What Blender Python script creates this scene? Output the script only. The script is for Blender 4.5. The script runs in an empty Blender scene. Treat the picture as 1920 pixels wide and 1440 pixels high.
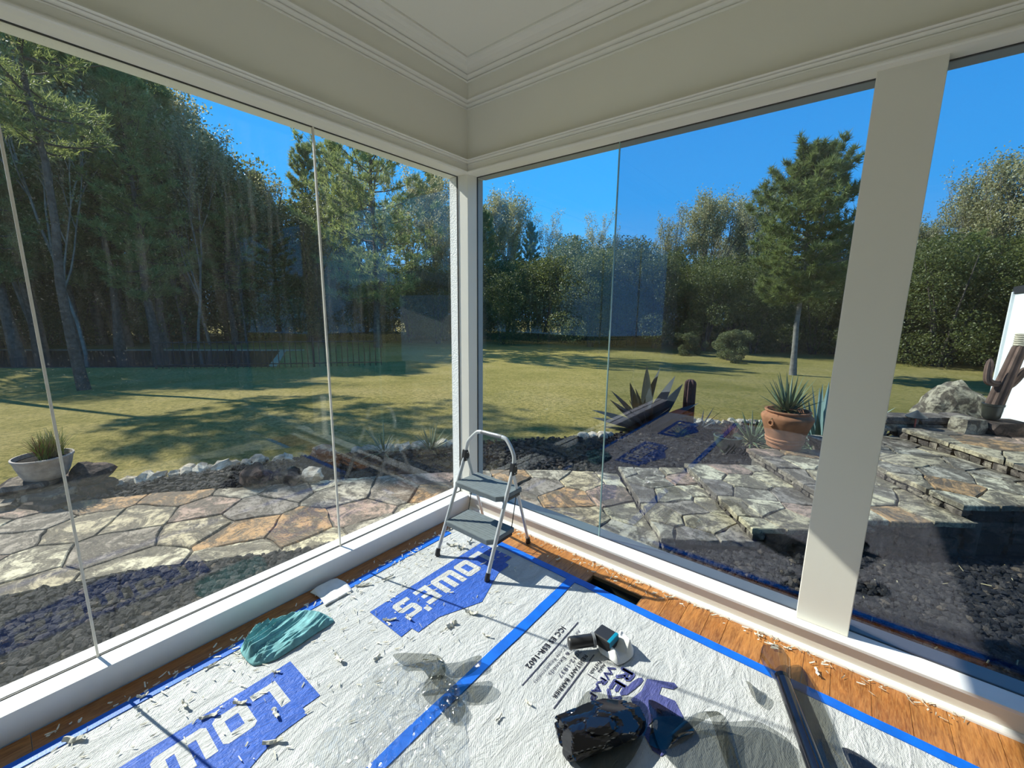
import bpy, bmesh, math, random
import numpy as np
from mathutils import Vector, Matrix, noise

random.seed(7)
rng = np.random.default_rng(7)
scene = bpy.context.scene
COL = scene.collection
PI = math.pi

# ------------------------------------------------------------------ camera
cam_data = bpy.data.cameras.new('camera')
cam = bpy.data.objects.new('camera', cam_data)
COL.objects.link(cam)
cam_data.sensor_width = 36.0
cam_data.lens = 787.62 / 1920 * 36.0
cam_data.clip_start = 0.05
cam_data.clip_end = 400
YAW, PITCH, ROLL = 0.671489, -0.178791, 0.0124235
fwd = Vector((-math.sin(YAW) * math.cos(PITCH), math.cos(YAW) * math.cos(PITCH), math.sin(PITCH)))
r0 = Vector((math.cos(YAW), math.sin(YAW), 0))
u0 = r0.cross(fwd)
rt = r0 * math.cos(ROLL) + u0 * math.sin(ROLL)
up = u0 * math.cos(ROLL) - r0 * math.sin(ROLL)
m = Matrix((rt, up, -fwd)).transposed().to_4x4()
m.translation = Vector((2.091, -2.133, 1.5))
cam.matrix_world = m
scene.camera = cam

# ------------------------------------------------------------------ world: clear blue sky
world = bpy.data.worlds.new('sky')
scene.world = world
world.use_nodes = True
wn = world.node_tree
wn.nodes.clear()
tc = wn.nodes.new('ShaderNodeTexCoord')
sx = wn.nodes.new('ShaderNodeSeparateXYZ')
cr = wn.nodes.new('ShaderNodeValToRGB')
bg = wn.nodes.new('ShaderNodeBackground')
wo = wn.nodes.new('ShaderNodeOutputWorld')
wn.links.new(tc.outputs['Generated'], sx.inputs[0])
wn.links.new(sx.outputs['Z'], cr.inputs[0])
wn.links.new(cr.outputs[0], bg.inputs[0])
wn.links.new(bg.outputs[0], wo.inputs[0])
e = cr.color_ramp.elements
e[0].position = 0.0
e[0].color = (0.20, 0.47, 0.86, 1)
e[1].position = 1.0
e[1].color = (0.020, 0.13, 0.38, 1)
e2 = cr.color_ramp.elements.new(0.22)
e2.color = (0.050, 0.375, 0.90, 1)
e3 = cr.color_ramp.elements.new(0.48)
e3.color = (0.022, 0.290, 0.81, 1)
bg.inputs[1].default_value = 1.0

# ------------------------------------------------------------------ sun
SUN_AZ, SUN_EL = math.radians(12.6), math.radians(38.3)
sd = bpy.data.lights.new('sun', 'SUN')
sd.energy = 6.6
sd.angle = math.radians(0.55)
sd.color = (1.0, 0.945, 0.86)
sun = bpy.data.objects.new('sun', sd)
COL.objects.link(sun)
dvec = Vector((math.cos(SUN_EL) * math.cos(SUN_AZ), math.cos(SUN_EL) * math.sin(SUN_AZ), -math.sin(SUN_EL)))
sun.rotation_euler = dvec.to_track_quat('-Z', 'Y').to_euler()
sun.location = (-8, -6, 9)

# ------------------------------------------------------------------ exposure
vs = scene.view_settings
vs.view_transform = 'Standard'
vs.look = 'None'
vs.gamma = 1.0
vs.use_curve_mapping = False
vs.exposure = 0.42

# ================================================================== helpers
def tag(o, label=None, cat=None, group=None, kind=None):
    if label: o['label'] = label
    if cat: o['category'] = cat
    if group: o['group'] = group
    if kind: o['kind'] = kind
    return o

def empty(name, loc=(0, 0, 0), rz=0.0):
    o = bpy.data.objects.new(name, None)
    COL.objects.link(o)
    o.location = loc
    o.rotation_euler = (0, 0, rz)
    o.empty_display_size = 0.05
    return o

def link(name, me, parent=None, loc=(0, 0, 0), rot=(0, 0, 0), scale=(1, 1, 1)):
    o = bpy.data.objects.new(name, me)
    COL.objects.link(o)
    o.location = loc
    o.rotation_euler = rot
    o.scale = scale
    if parent: o.parent = parent
    return o

def np_mesh(name, V, F, mat, smooth=False):
    me = bpy.data.meshes.new(name)
    me.from_pydata(np.asarray(V).tolist(), [], np.asarray(F).tolist() if not isinstance(F, list) else F)
    me.materials.append(mat)
    if smooth:
        me.polygons.foreach_set('use_smooth', [True] * len(me.polygons))
    me.update()
    return me

class MB:
    """collects faces; build() links them as one mesh object"""
    def __init__(s):
        s.v, s.f = [], []
    def add(s, V, F):
        n = len(s.v)
        s.v += [tuple(p) for p in V]
        s.f += [tuple(i + n for i in f) for f in F]
        return s
    def box(s, a, b, bev=0.0):
        x0, y0, z0 = a
        x1, y1, z1 = b
        if x0 > x1: x0, x1 = x1, x0
        if y0 > y1: y0, y1 = y1, y0
        if z0 > z1: z0, z1 = z1, z0
        if bev <= 0:
            V = [(x0, y0, z0), (x1, y0, z0), (x1, y1, z0), (x0, y1, z0), (x0, y0, z1), (x1, y0, z1), (x1, y1, z1), (x0, y1, z1)]
            return s.add(V, [(0, 3, 2, 1), (4, 5, 6, 7), (0, 1, 5, 4), (1, 2, 6, 5), (2, 3, 7, 6), (3, 0, 4, 7)])
        bm = bmesh.new()
        bmesh.ops.create_cube(bm, size=1.0)
        for v in bm.verts:
            v.co = Vector(((x0 + x1) / 2 + v.co.x * (x1 - x0), (y0 + y1) / 2 + v.co.y * (y1 - y0), (z0 + z1) / 2 + v.co.z * (z1 - z0)))
        bmesh.ops.bevel(bm, geom=bm.edges[:], offset=bev, segments=2, profile=0.6, affect='EDGES')
        return s.addbm(bm)
    def addbm(s, bm):
        bm.verts.index_update()
        s.add([v.co[:] for v in bm.verts], [[v.index for v in f.verts] for f in bm.faces])
        bm.free()
        return s
    def prism(s, poly, z0, z1, inset=0.0):
        """vertical prism of an xy polygon, optional chamfered top"""
        n = len(poly)
        cx = sum(p[0] for p in poly) / n
        cy = sum(p[1] for p in poly) / n
        if sum(poly[i][0] * poly[(i + 1) % n][1] - poly[(i + 1) % n][0] * poly[i][1] for i in range(n)) < 0:
            poly = poly[::-1]
        V = [(p[0], p[1], z0) for p in poly]
        F = [tuple(reversed(range(n)))]
        if inset > 0:
            V += [(p[0], p[1], z1 - inset) for p in poly]
            T = []
            for p in poly:
                d = math.hypot(p[0] - cx, p[1] - cy) or 1
                k = max(0.0, 1 - inset / d)
                T.append((cx + (p[0] - cx) * k, cy + (p[1] - cy) * k, z1))
            V += T
            for k in (0, n):
                F += [(k + i, k + (i + 1) % n, k + n + (i + 1) % n, k + n + i) for i in range(n)]
            F.append(tuple(range(2 * n, 3 * n)))
        else:
            V += [(p[0], p[1], z1) for p in poly]
            F += [(i, (i + 1) % n, n + (i + 1) % n, n + i) for i in range(n)]
            F.append(tuple(range(n, 2 * n)))
        return s.add(V, F)
    def tube(s, pts, rad, seg=8, cap=True, flat=1.0):
        pts = [Vector(p) for p in pts]
        n = len(pts)
        if not hasattr(rad, '__len__'): rad = [rad] * n
        V, F = [], []
        prev = None
        for i, p in enumerate(pts):
            t = (pts[min(i + 1, n - 1)] - pts[max(i - 1, 0)]).normalized()
            if prev is None:
                a = Vector((0, 0, 1)) if abs(t.z) < 0.9 else Vector((1, 0, 0))
                nrm = t.cross(a).normalized()
            else:
                nrm = (prev - t * prev.dot(t)).normalized()
            prev = nrm
            b = t.cross(nrm)
            for k in range(seg):
                an = 2 * PI * k / seg
                V.append(p + (nrm * math.cos(an) + b * math.sin(an) * flat) * rad[i])
        for i in range(n - 1):
            for k in range(seg):
                a0, a1 = i * seg + k, i * seg + (k + 1) % seg
                F.append((a0, a1, a1 + seg, a0 + seg))
        if cap:
            F.append(tuple(reversed(range(seg))))
            F.append(tuple(range((n - 1) * seg, n * seg)))
        return s.add(V, F)
    def lathe(s, prof, seg=28, c=(0, 0, 0), closed=True):
        V, F = [], []
        n = len(prof)
        for (r, z) in prof:
            for k in range(seg):
                an = 2 * PI * k / seg
                V.append((c[0] + r * math.cos(an), c[1] + r * math.sin(an), c[2] + z))
        for i in range(n - 1):
            for k in range(seg):
                a0, a1 = i * seg + k, i * seg + (k + 1) % seg
                F.append((a0, a1, a1 + seg, a0 + seg))
        if closed:
            F.append(tuple(reversed(range(seg))))
            F.append(tuple(range((n - 1) * seg, n * seg)))
        return s.add(V, F)
    def mesh(s, name, mat, smooth=False):
        me = bpy.data.meshes.new(name)
        me.from_pydata(s.v, [], s.f)
        me.materials.append(mat)
        if smooth:
            me.polygons.foreach_set('use_smooth', [True] * len(me.polygons))
            try:
                me.set_sharp_from_angle(angle=math.radians(40))
            except Exception:
                pass
        me.update()
        return me
    def build(s, name, mat, parent=None, smooth=False, **kw):
        return link(name, s.mesh(name, mat, smooth), parent, **kw)

# ------------------------------------------------------------------ materials
class NT:
    def __init__(s, name):
        s.m = bpy.data.materials.new(name)
        s.m.use_nodes = True
        s.t = s.m.node_tree
        s.t.nodes.clear()
        s.out = s.n('ShaderNodeOutputMaterial')
        s.tc = s.n('ShaderNodeTexCoord')
        s.pos = s.n('ShaderNodeNewGeometry').outputs['Position']
    def n(s, kind, **kw):
        nd = s.t.nodes.new(kind)
        for k, v in kw.items():
            setattr(nd, k, v)
        return nd
    def l(s, a, b):
        s.t.links.new(a, b)
    def noise(s, scale, detail=4, rough=0.55, vec=None, stretch=None, dist=0.0):
        nd = s.n('ShaderNodeTexNoise')
        nd.inputs['Scale'].default_value = scale
        nd.inputs['Detail'].default_value = detail
        nd.inputs['Roughness'].default_value = rough
        nd.inputs['Distortion'].default_value = dist
        v = vec or s.tc.outputs['Object']
        if stretch:
            mp = s.n('ShaderNodeMapping')
            mp.inputs['Scale'].default_value = stretch
            s.l(v, mp.inputs[0])
            v = mp.outputs[0]
        s.l(v, nd.inputs['Vector'])
        return nd
    def ramp(s, fac, stops, interp='LINEAR'):
        r = s.n('ShaderNodeValToRGB')
        r.color_ramp.interpolation = interp
        el = r.color_ramp.elements
        while len(el) < len(stops):
            el.new(0.5)
        for k, (p, c) in enumerate(stops):
            el[k].position = p
            el[k].color = (c[0], c[1], c[2], 1) if hasattr(c, '__len__') else (c, c, c, 1)
        s.l(fac, r.inputs[0])
        return r
    def mix(s, fac, a, b, blend='MIX'):
        mx = s.n('ShaderNodeMix', data_type='RGBA', blend_type=blend)
        for sock, val in ((mx.inputs[0], fac), (mx.inputs[6], a), (mx.inputs[7], b)):
            if hasattr(val, 'is_linked'): s.l(val, sock)
            elif hasattr(val, '__len__'): sock.default_value = (*val[:3], 1)
            else: sock.default_value = val
        return mx.outputs[2]
    def bump(s, h, strength=0.3, dist=0.01):
        b = s.n('ShaderNodeBump')
        b.inputs['Strength'].default_value = strength
        b.inputs['Distance'].default_value = dist
        s.l(h, b.inputs['Height'])
        return b.outputs[0]
    def pbr(s, col, rough=0.6, metal=0.0, spec=0.5, normal=None, trans=0.0):
        p = s.n('ShaderNodeBsdfPrincipled')
        if hasattr(col, 'is_linked'): s.l(col, p.inputs['Base Color'])
        else: p.inputs['Base Color'].default_value = (*col[:3], 1)
        if hasattr(rough, 'is_linked'): s.l(rough, p.inputs['Roughness'])
        else: p.inputs['Roughness'].default_value = rough
        p.inputs['Metallic'].default_value = metal
        p.inputs['Specular IOR Level'].default_value = spec
        if normal: s.l(normal, p.inputs['Normal'])
        s.l(p.outputs[0], s.out.inputs[0])
        return p

def simple(name, col, rough=0.6, metal=0.0, spec=0.5, var=0.12, scale=6.0, bump=0.0, bscale=60, bdist=0.003):
    t = NT(name)
    nz = t.noise(scale, 3)
    dark = tuple(c * (1 - var) for c in col)
    lite = tuple(min(1, c * (1 + var)) for c in col)
    c = t.ramp(nz.outputs[0], [(0.3, dark), (0.7, lite)]).outputs[0]
    nr = None
    if bump > 0:
        nr = t.bump(t.noise(bscale, 3).outputs[0], bump, bdist)
    t.pbr(c, rough, metal, spec, nr)
    return t.m

M = {}
M['paint'] = simple('painted_trim', (0.87, 0.85, 0.76), 0.42, var=0.015, scale=2)
M['ceil'] = simple('painted_ceiling', (0.88, 0.86, 0.755), 0.6, var=0.015, scale=1.5)
M['sill'] = simple('sill_paint', (0.86, 0.87, 0.86), 0.38, var=0.03, scale=9)
M['stucco'] = simple('rough_white_stucco', (0.84, 0.84, 0.82), 0.8, var=0.05, scale=40, bump=0.9, bscale=110, bdist=0.006)
M['greysill'] = simple('outer_sill_paint', (0.20, 0.235, 0.245), 0.6, var=0.05)
M['greyhead'] = simple('outer_head_paint', (0.42, 0.42, 0.40), 0.6, var=0.05)
M['caulk'] = simple('glazing_gasket', (0.02, 0.02, 0.02), 0.6)
M['seam'] = simple('clear_silicone', (0.74, 0.70, 0.60), 0.35, var=0.08, scale=14)
M['wall'] = simple('wall_paint', (0.72, 0.69, 0.60), 0.6, var=0.02)

# oak floor planks
t = NT('oak_plank')
oi = t.n('ShaderNodeObjectInfo')
base = t.ramp(oi.outputs['Random'], [(0.0, (0.40, 0.155, 0.036)), (0.4, (0.50, 0.21, 0.055)), (0.75, (0.35, 0.125, 0.028)), (1.0, (0.56, 0.26, 0.075))]).outputs[0]
g1 = t.noise(7, 6, 0.65, vec=t.pos, stretch=(5, 0.7, 1), dist=1.6)
g2 = t.noise(38, 4, 0.65, vec=t.pos, stretch=(6, 0.6, 1), dist=0.5)
c = t.mix(t.ramp(g1.outputs[0], [(0.36, 0.0), (0.62, 0.85)]).outputs[0], base, (0.17, 0.055, 0.013))
c = t.mix(t.ramp(g2.outputs[0], [(0.42, 0.0), (0.7, 0.5)]).outputs[0], c, (0.60, 0.31, 0.10))
t.pbr(c, 0.38, normal=t.bump(g2.outputs[0], 0.15, 0.002))
M['oak'] = t.m

# house wrap sheet
t = NT('house_wrap')
w1 = t.noise(11, 6, 0.7, vec=t.pos, stretch=(1, 0.3, 1), dist=2.2)
w2 = t.noise(42, 5, 0.65, vec=t.pos, stretch=(1.0, 0.45, 1), dist=1.4)
wv = t.n('ShaderNodeTexWave', wave_type='BANDS', bands_direction='DIAGONAL')
wv.inputs['Scale'].default_value = 60
wv.inputs['Distortion'].default_value = 3
t.l(t.tc.outputs['Object'], wv.inputs[0])
hsum = t.mix(0.3, w1.outputs[0], w2.outputs[0])
hsum = t.mix(0.02, hsum, wv.outputs[0])
c = t.ramp(w1.outputs[0], [(0.32, (0.46, 0.475, 0.475)), (0.62, (0.585, 0.595, 0.585))]).outputs[0]
t.pbr(c, 0.45, spec=0.4, normal=t.bump(hsum, 1.0, 0.022))
M['wrap'] = t.m

def printmat(name, col):
    t = NT(name)
    w1 = t.noise(11, 6, 0.7, vec=t.pos, stretch=(1, 0.3, 1), dist=2.2)
    w2 = t.noise(42, 5, 0.65, vec=t.pos, stretch=(1.0, 0.45, 1), dist=1.4)
    c = t.ramp(w2.outputs[0], [(0.35, tuple(k * 0.86 for k in col)), (0.72, tuple(min(1, k * 1.12 + 0.01) for k in col))]).outputs[0]
    t.pbr(c, 0.45, spec=0.4, normal=t.bump(t.mix(0.45, w1.outputs[0], w2.outputs[0]), 0.9, 0.02))
    return t.m
M['pblue'] = printmat('print_blue', (0.035, 0.12, 0.52))
M['pwhite'] = printmat('print_white', (0.575, 0.585, 0.575))
M['pink'] = printmat('print_ink', (0.06, 0.06, 0.10))
M['pviolet'] = printmat('print_violet', (0.075, 0.085, 0.26))
M['tape'] = simple('painters_tape', (0.0, 0.125, 0.62), 0.5, var=0.15, scale=12, bump=0.2, bscale=200)
M['alu'] = simple('ladder_tube', (0.62, 0.64, 0.64), 0.32, metal=0.35, var=0.05)
M['step'] = simple('ladder_tread', (0.145, 0.175, 0.185), 0.6, var=0.12, scale=30, bump=0.5, bscale=300, bdist=0.002)
M['black'] = simple('black_plastic', (0.022, 0.022, 0.024), 0.4)
M['grip'] = simple('grip_grey', (0.20, 0.21, 0.22), 0.5)
M['teal'] = simple('teal_microfibre', (0.19, 0.41, 0.43), 0.95, spec=0.1, var=0.25, scale=25, bump=0.6, bscale=320, bdist=0.003)
M['paper'] = simple('white_paper', (0.82, 0.82, 0.80), 0.85, var=0.05, scale=30, bump=0.35, bscale=160)
M['scrap'] = simple('paint_scrap', (0.78, 0.75, 0.63), 0.7, var=0.15, scale=40)
M['dkmetal'] = simple('dark_duct_metal', (0.045, 0.055, 0.05), 0.45, metal=0.4)
M['ductcut'] = simple('duct_edge', (0.16, 0.10, 0.04), 0.7)
M['tealpl'] = simple('teal_label', (0.0, 0.22, 0.36), 0.4)

def glassmat(name, tint, r0, dirt, dirtcol=(0.75, 0.78, 0.75), rcol=(1, 1, 1), streak=(16, 16, 1.6), lo=0.5, hi=0.8, spots=0.0):
    """flat pane: tinted straight-through light + angle dependent mirror + film of dust"""
    t = NT(name)
    lw = t.n('ShaderNodeLayerWeight')
    lw.inputs['Blend'].default_value = 0.5
    pw = t.n('ShaderNodeMath', operation='POWER')
    t.l(lw.outputs['Facing'], pw.inputs[0])
    pw.inputs[1].default_value = 4.0
    ma = t.n('ShaderNodeMath', operation='MULTIPLY_ADD')
    t.l(pw.outputs[0], ma.inputs[0])
    ma.inputs[1].default_value = 0.8
    ma.inputs[2].default_value = r0
    tr = t.n('ShaderNodeBsdfTransparent')
    tr.inputs[0].default_value = (*tint, 1)
    gl = t.n('ShaderNodeBsdfGlossy')
    gl.inputs['Color'].default_value = (*rcol, 1)
    gl.inputs['Roughness'].default_value = 0.0
    m1 = t.n('ShaderNodeMixShader')
    t.l(ma.outputs[0], m1.inputs[0])
    t.l(tr.outputs[0], m1.inputs[1])
    t.l(gl.outputs[0], m1.inputs[2])
    s1 = t.noise(1.6, 6, 0.62, stretch=streak, dist=0.6)
    s2 = t.noise(0.9, 3, 0.5, dist=1.0)
    s3 = t.noise(150, 1, 0.5)
    f = t.mix(1.0, t.ramp(s1.outputs[0], [(lo, 0.0), (hi, 1.0)]).outputs[0], t.ramp(s2.outputs[0], [(0.42, 0.1), (0.68, 1.0)]).outputs[0], 'MULTIPLY')
    f = t.mix(1.0, f, t.ramp(s3.outputs[0], [(0.70, 0.0), (0.74, spots)]).outputs[0], 'ADD')
    mu = t.n('ShaderNodeMath', operation='MULTIPLY_ADD')
    t.l(f, mu.inputs[0])
    mu.inputs[1].default_value = dirt
    mu.inputs[2].default_value = dirt * 0.09
    df = t.n('ShaderNodeBsdfTranslucent')
    df.inputs[0].default_value = (*dirtcol, 1)
    d2 = t.n('ShaderNodeBsdfDiffuse')
    d2.inputs[0].default_value = (*dirtcol, 1)
    md = t.n('ShaderNodeMixShader')
    md.inputs[0].default_value = 0.5
    t.l(df.outputs[0], md.inputs[1])
    t.l(d2.outputs[0], md.inputs[2])
    m2 = t.n('ShaderNodeMixShader')
    t.l(mu.outputs[0], m2.inputs[0])
    t.l(m1.outputs[0], m2.inputs[1])
    t.l(md.outputs[0], m2.inputs[2])
    t.l(m2.outputs[0], t.out.inputs[0])
    return t.m
M['glassL'] = glassmat('dusty_glass', (0.96, 0.985, 0.97), 0.034, 0.045, spots=1.3)
M['glassR'] = glassmat('clear_glass', (0.95, 0.985, 0.97), 0.028, 0.05, spots=1.0)
M['glassT'] = glassmat('film_tinted_glass', (0.80, 0.865, 0.885), 0.052, 0.0, rcol=(0.95, 0.87, 1.0))
M['gedge'] = simple('glass_edge_green', (0.30, 0.46, 0.42), 0.2)

def filmmat(name, tint, r0, rough=0.03):
    t = NT(name)
    lw = t.n('ShaderNodeLayerWeight')
    lw.inputs['Blend'].default_value = 0.5
    pw = t.n('ShaderNodeMath', operation='POWER')
    t.l(lw.outputs['Facing'], pw.inputs[0])
    pw.inputs[1].default_value = 3.0
    ma = t.n('ShaderNodeMath', operation='MULTIPLY_ADD')
    t.l(pw.outputs[0], ma.inputs[0])
    ma.inputs[1].default_value = 0.5
    ma.inputs[2].default_value = r0
    nz = t.noise(25, 3, 0.6)
    nr = t.bump(nz.outputs[0], 0.25, 0.004)
    tr = t.n('ShaderNodeBsdfTransparent')
    tr.inputs[0].default_value = (*tint, 1)
    gl = t.n('ShaderNodeBsdfGlossy')
    gl.inputs['Roughness'].default_value = rough
    t.l(nr, gl.inputs['Normal'])
    m1 = t.n('ShaderNodeMixShader')
    t.l(ma.outputs[0], m1.inputs[0])
    t.l(tr.outputs[0], m1.inputs[1])
    t.l(gl.outputs[0], m1.inputs[2])
    t.l(m1.outputs[0], t.out.inputs[0])
    return t.m
M['clearfilm'] = filmmat('clear_liner_film', (0.965, 0.972, 0.972), 0.10, 0.16)
M['smoke'] = filmmat('smoke_window_film', (0.47, 0.48, 0.46), 0.05, 0.1)
M['darkfilm'] = filmmat('dark_window_film', (0.12, 0.12, 0.13), 0.06, 0.06)
M['blackfilm'] = simple('black_film_gloss', (0.006, 0.006, 0.010), 0.08, spec=0.8, var=0.1)

# exterior
t = NT('lawn_grass')
n1 = t.noise(0.55, 5, 0.6)
n2 = t.noise(9, 5, 0.7)
n3 = t.noise(60, 4, 0.75)
n4 = t.noise(13, 6, 0.8)
c = t.ramp(n1.outputs[0], [(0.30, (0.24, 0.21, 0.045)), (0.5, (0.44, 0.35, 0.11)), (0.70, (0.53, 0.41, 0.17))]).outputs[0]
c = t.mix(t.ramp(n2.outputs[0], [(0.3, 0.0), (0.75, 0.5)]).outputs[0], c, (0.47, 0.37, 0.14))
c = t.mix(t.ramp(n3.outputs[0], [(0.35, 0.45), (0.58, 0.0)]).outputs[0], c, (0.05, 0.06, 0.012))
c = t.mix(t.ramp(n4.outputs[0], [(0.40, 0.7), (0.56, 0.0)]).outputs[0], c, (0.10, 0.105, 0.02))
t.pbr(c, 0.95, spec=0.1, normal=t.bump(n4.outputs[0], 1.0, 0.06))
M['lawn'] = t.m
M['soil'] = simple('dark_bed_soil', (0.012, 0.011, 0.011), 0.95, spec=0.1, var=0.5, scale=30, bump=0.8, bscale=60, bdist=0.02)
M['mortar'] = simple('dark_mortar', (0.12, 0.105, 0.085), 0.95, spec=0.1, var=0.3, scale=20, bump=0.6, bscale=60)
t = NT('lava_rock')
geo = t.n('ShaderNodeNewGeometry')
c = t.ramp(geo.outputs['Random Per Island'], [(0.0, (0.008, 0.008, 0.009)), (0.6, (0.022, 0.021, 0.022)), (0.93, (0.045, 0.040, 0.038)), (1.0, (0.11, 0.085, 0.06))]).outputs[0]
t.pbr(c, 0.85, spec=0.25, normal=t.bump(t.noise(120, 3).outputs[0], 0.9, 0.01))
M['lava'] = t.m

t = NT('flagstone')
oi = t.n('ShaderNodeObjectInfo')
base = t.ramp(oi.outputs['Random'], [(0.0, (0.50, 0.42, 0.27)), (0.16, (0.33, 0.28, 0.22)), (0.30, (0.66, 0.59, 0.41)), (0.46, (0.26, 0.225, 0.19)), (0.56, (0.46, 0.27, 0.12)), (0.63, (0.46, 0.41, 0.31)), (0.8, (0.42, 0.29, 0.22)), (0.9, (0.62, 0.54, 0.35))], 'CONSTANT').outputs[0]
a1 = t.noise(3.6, 9, 0.74, vec=t.pos, dist=1.3)
a2 = t.noise(22, 7, 0.72, vec=t.pos, dist=0.6)
a3 = t.noise(80, 4, 0.7, vec=t.pos)
c = t.mix(t.ramp(a1.outputs[0], [(0.44, 0.0), (0.53, 0.86)]).outputs[0], base, (0.075, 0.060, 0.046))
c = t.mix(t.ramp(a2.outputs[0], [(0.49, 0.0), (0.60, 0.7)]).outputs[0], c, (0.06, 0.05, 0.04))
c = t.mix(t.ramp(a3.outputs[0], [(0.5, 0.0), (0.75, 0.35)]).outputs[0], c, (0.55, 0.50, 0.38))
t.pbr(c, 0.85, spec=0.25, normal=t.bump(a2.outputs[0], 0.7, 0.015))
M['flag'] = t.m
def rockmat(name, c0, c1, c2):
    t = NT(name)
    oi = t.n('ShaderNodeObjectInfo')
    a1 = t.noise(8, 7, 0.72, vec=t.pos, dist=0.7)
    a2 = t.noise(40, 5, 0.7, vec=t.pos)
    base = t.ramp(oi.outputs['Random'], [(0.0, c0), (1.0, c1)]).outputs[0]
    c = t.mix(t.ramp(a1.outputs[0], [(0.42, 0.0), (0.54, 0.85)]).outputs[0], base, c2)
    t.pbr(c, 0.9, spec=0.2, normal=t.bump(a2.outputs[0], 0.8, 0.02))
    return t.m
M['rise'] = rockmat('riser_stone', (0.40, 0.34, 0.25), (0.22, 0.18, 0.15), (0.06, 0.05, 0.045))
M['white'] = rockmat('white_quartz', (0.68, 0.62, 0.50), (0.52, 0.46, 0.36), (0.30, 0.25, 0.19))
M['boulder'] = rockmat('lichen_boulder', (0.42, 0.37, 0.27), (0.38, 0.34, 0.25), (0.055, 0.042, 0.035))
M['darkrock_and_shade'] = rockmat('dark_rock_and_shade', (0.10, 0.075, 0.06), (0.16, 0.11, 0.085), (0.02, 0.017, 0.016))  # dark brown rocks, and the painted shade on the step ends
M['terracotta'] = simple('terracotta', (0.36, 0.165, 0.085), 0.85, spec=0.2, var=0.28, scale=7, bump=0.3, bscale=90)
M['glaze'] = simple('green_glaze', (0.085, 0.105, 0.065), 0.25, var=0.4, scale=14)
M['darkglaze'] = simple('dark_glaze', (0.028, 0.030, 0.024), 0.3, var=0.3)
M['concrete'] = simple('pale_concrete', (0.40, 0.35, 0.30), 0.9, spec=0.2, var=0.25, scale=12, bump=0.5, bscale=90)
def leafmat(name, c0, c1, trans=0.35, rough=0.55, spec=0.4, scale=2.0, island=True):
    t = NT(name)
    oi = t.n('ShaderNodeObjectInfo')
    if island:
        g = t.n('ShaderNodeNewGeometry')
        c = t.ramp(g.outputs['Random Per Island'], [(0.0, c0), (1.0, c1)]).outputs[0]
    else:
        c = t.ramp(t.noise(scale, 3).outputs[0], [(0.3, c0), (0.7, c1)]).outputs[0]
    c = t.mix(0.25, c, t.ramp(oi.outputs['Random'], [(0.0, tuple(k * 0.6 for k in c0)), (1.0, tuple(k * 1.3 for k in c1))]).outputs[0])
    p = t.pbr(c, rough, spec=spec)
    tl = t.n('ShaderNodeBsdfTranslucent')
    t.l(c, tl.inputs[0])
    mx = t.n('ShaderNodeMixShader')
    mx.inputs[0].default_value = trans
    t.l(p.outputs[0], mx.inputs[1])
    t.l(tl.outputs[0], mx.inputs[2])
    t.l(mx.outputs[0], t.out.inputs[0])
    return t.m
M['needle'] = leafmat('pine_needles', (0.13, 0.175, 0.045), (0.36, 0.40, 0.13), trans=0.45)
M['leafd'] = leafmat('autumn_leaves', (0.22, 0.22, 0.065), (0.55, 0.50, 0.27), trans=0.45, spec=0.6, rough=0.4)
M['leafb'] = leafmat('understory_leaves', (0.06, 0.082, 0.02), (0.19, 0.205, 0.055), trans=0.45, spec=0.5, rough=0.45)
M['leafs'] = leafmat('shrub_leaves', (0.09, 0.11, 0.035), (0.20, 0.21, 0.08))
M['bark'] = simple('pine_bark', (0.10, 0.082, 0.068), 0.95, spec=0.1, var=0.45, scale=9, bump=0.9, bscale=22, bdist=0.03)
M['barkpale'] = simple('pale_bark', (0.21, 0.19, 0.16), 0.9, spec=0.1, var=0.35, scale=6, bump=0.5, bscale=30, bdist=0.02)
M['agave'] = leafmat('dark_agave', (0.018, 0.026, 0.030), (0.040, 0.052, 0.056), trans=0.03, rough=0.45, island=False)
M['bluea'] = leafmat('blue_agave', (0.16, 0.27, 0.26), (0.30, 0.42, 0.38), trans=0.08, island=False)
M['yucca'] = leafmat('yucca_blades', (0.07, 0.115, 0.05), (0.22, 0.27, 0.14), trans=0.12)
M['straw'] = leafmat('straw_blades', (0.30, 0.25, 0.12), (0.52, 0.45, 0.26), trans=0.2)
M['brightgrass'] = leafmat('lime_grass', (0.16, 0.24, 0.03), (0.36, 0.42, 0.08), trans=0.35)
M['redsprig'] = leafmat('red_sprigs', (0.17, 0.045, 0.03), (0.32, 0.11, 0.07), trans=0.25)
M['cactus'] = simple('column_cactus', (0.085, 0.045, 0.04), 0.8, spec=0.2, var=0.35, scale=12)
M['rust'] = simple('rusty_ribbed_metal', (0.135, 0.085, 0.065), 0.75, spec=0.3, var=0.45, scale=8, bump=0.3, bscale=60)
M['rope'] = simple('pale_rope', (0.52, 0.46, 0.34), 0.9, var=0.3, scale=60)
M['shed'] = simple('white_corrugated_metal', (0.80, 0.83, 0.82), 0.45, var=0.04)
M['roof'] = simple('dark_shed_roof', (0.02, 0.02, 0.022), 0.6)
M['red'] = simple('red_stake', (0.45, 0.10, 0.07), 0.5)
M['lampcap'] = simple('dark_lamp_cap', (0.05, 0.055, 0.055), 0.45, metal=0.4)
t = NT('pool_water')
t.pbr((0.006, 0.035, 0.05), 0.06, spec=0.6, normal=t.bump(t.noise(3, 3).outputs[0], 0.15, 0.05))
M['water'] = t.m
M['coping'] = simple('tan_pool_coping', (0.34, 0.29, 0.20), 0.8, var=0.2)
M['fence'] = simple('black_fence_metal', (0.015, 0.016, 0.017), 0.5)

# ================================================================== ROOM SHELL
X1, Y1 = 4.6, 4.8
def struct(o, label=None):
    tag(o, label, kind='structure')
    return o

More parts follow.
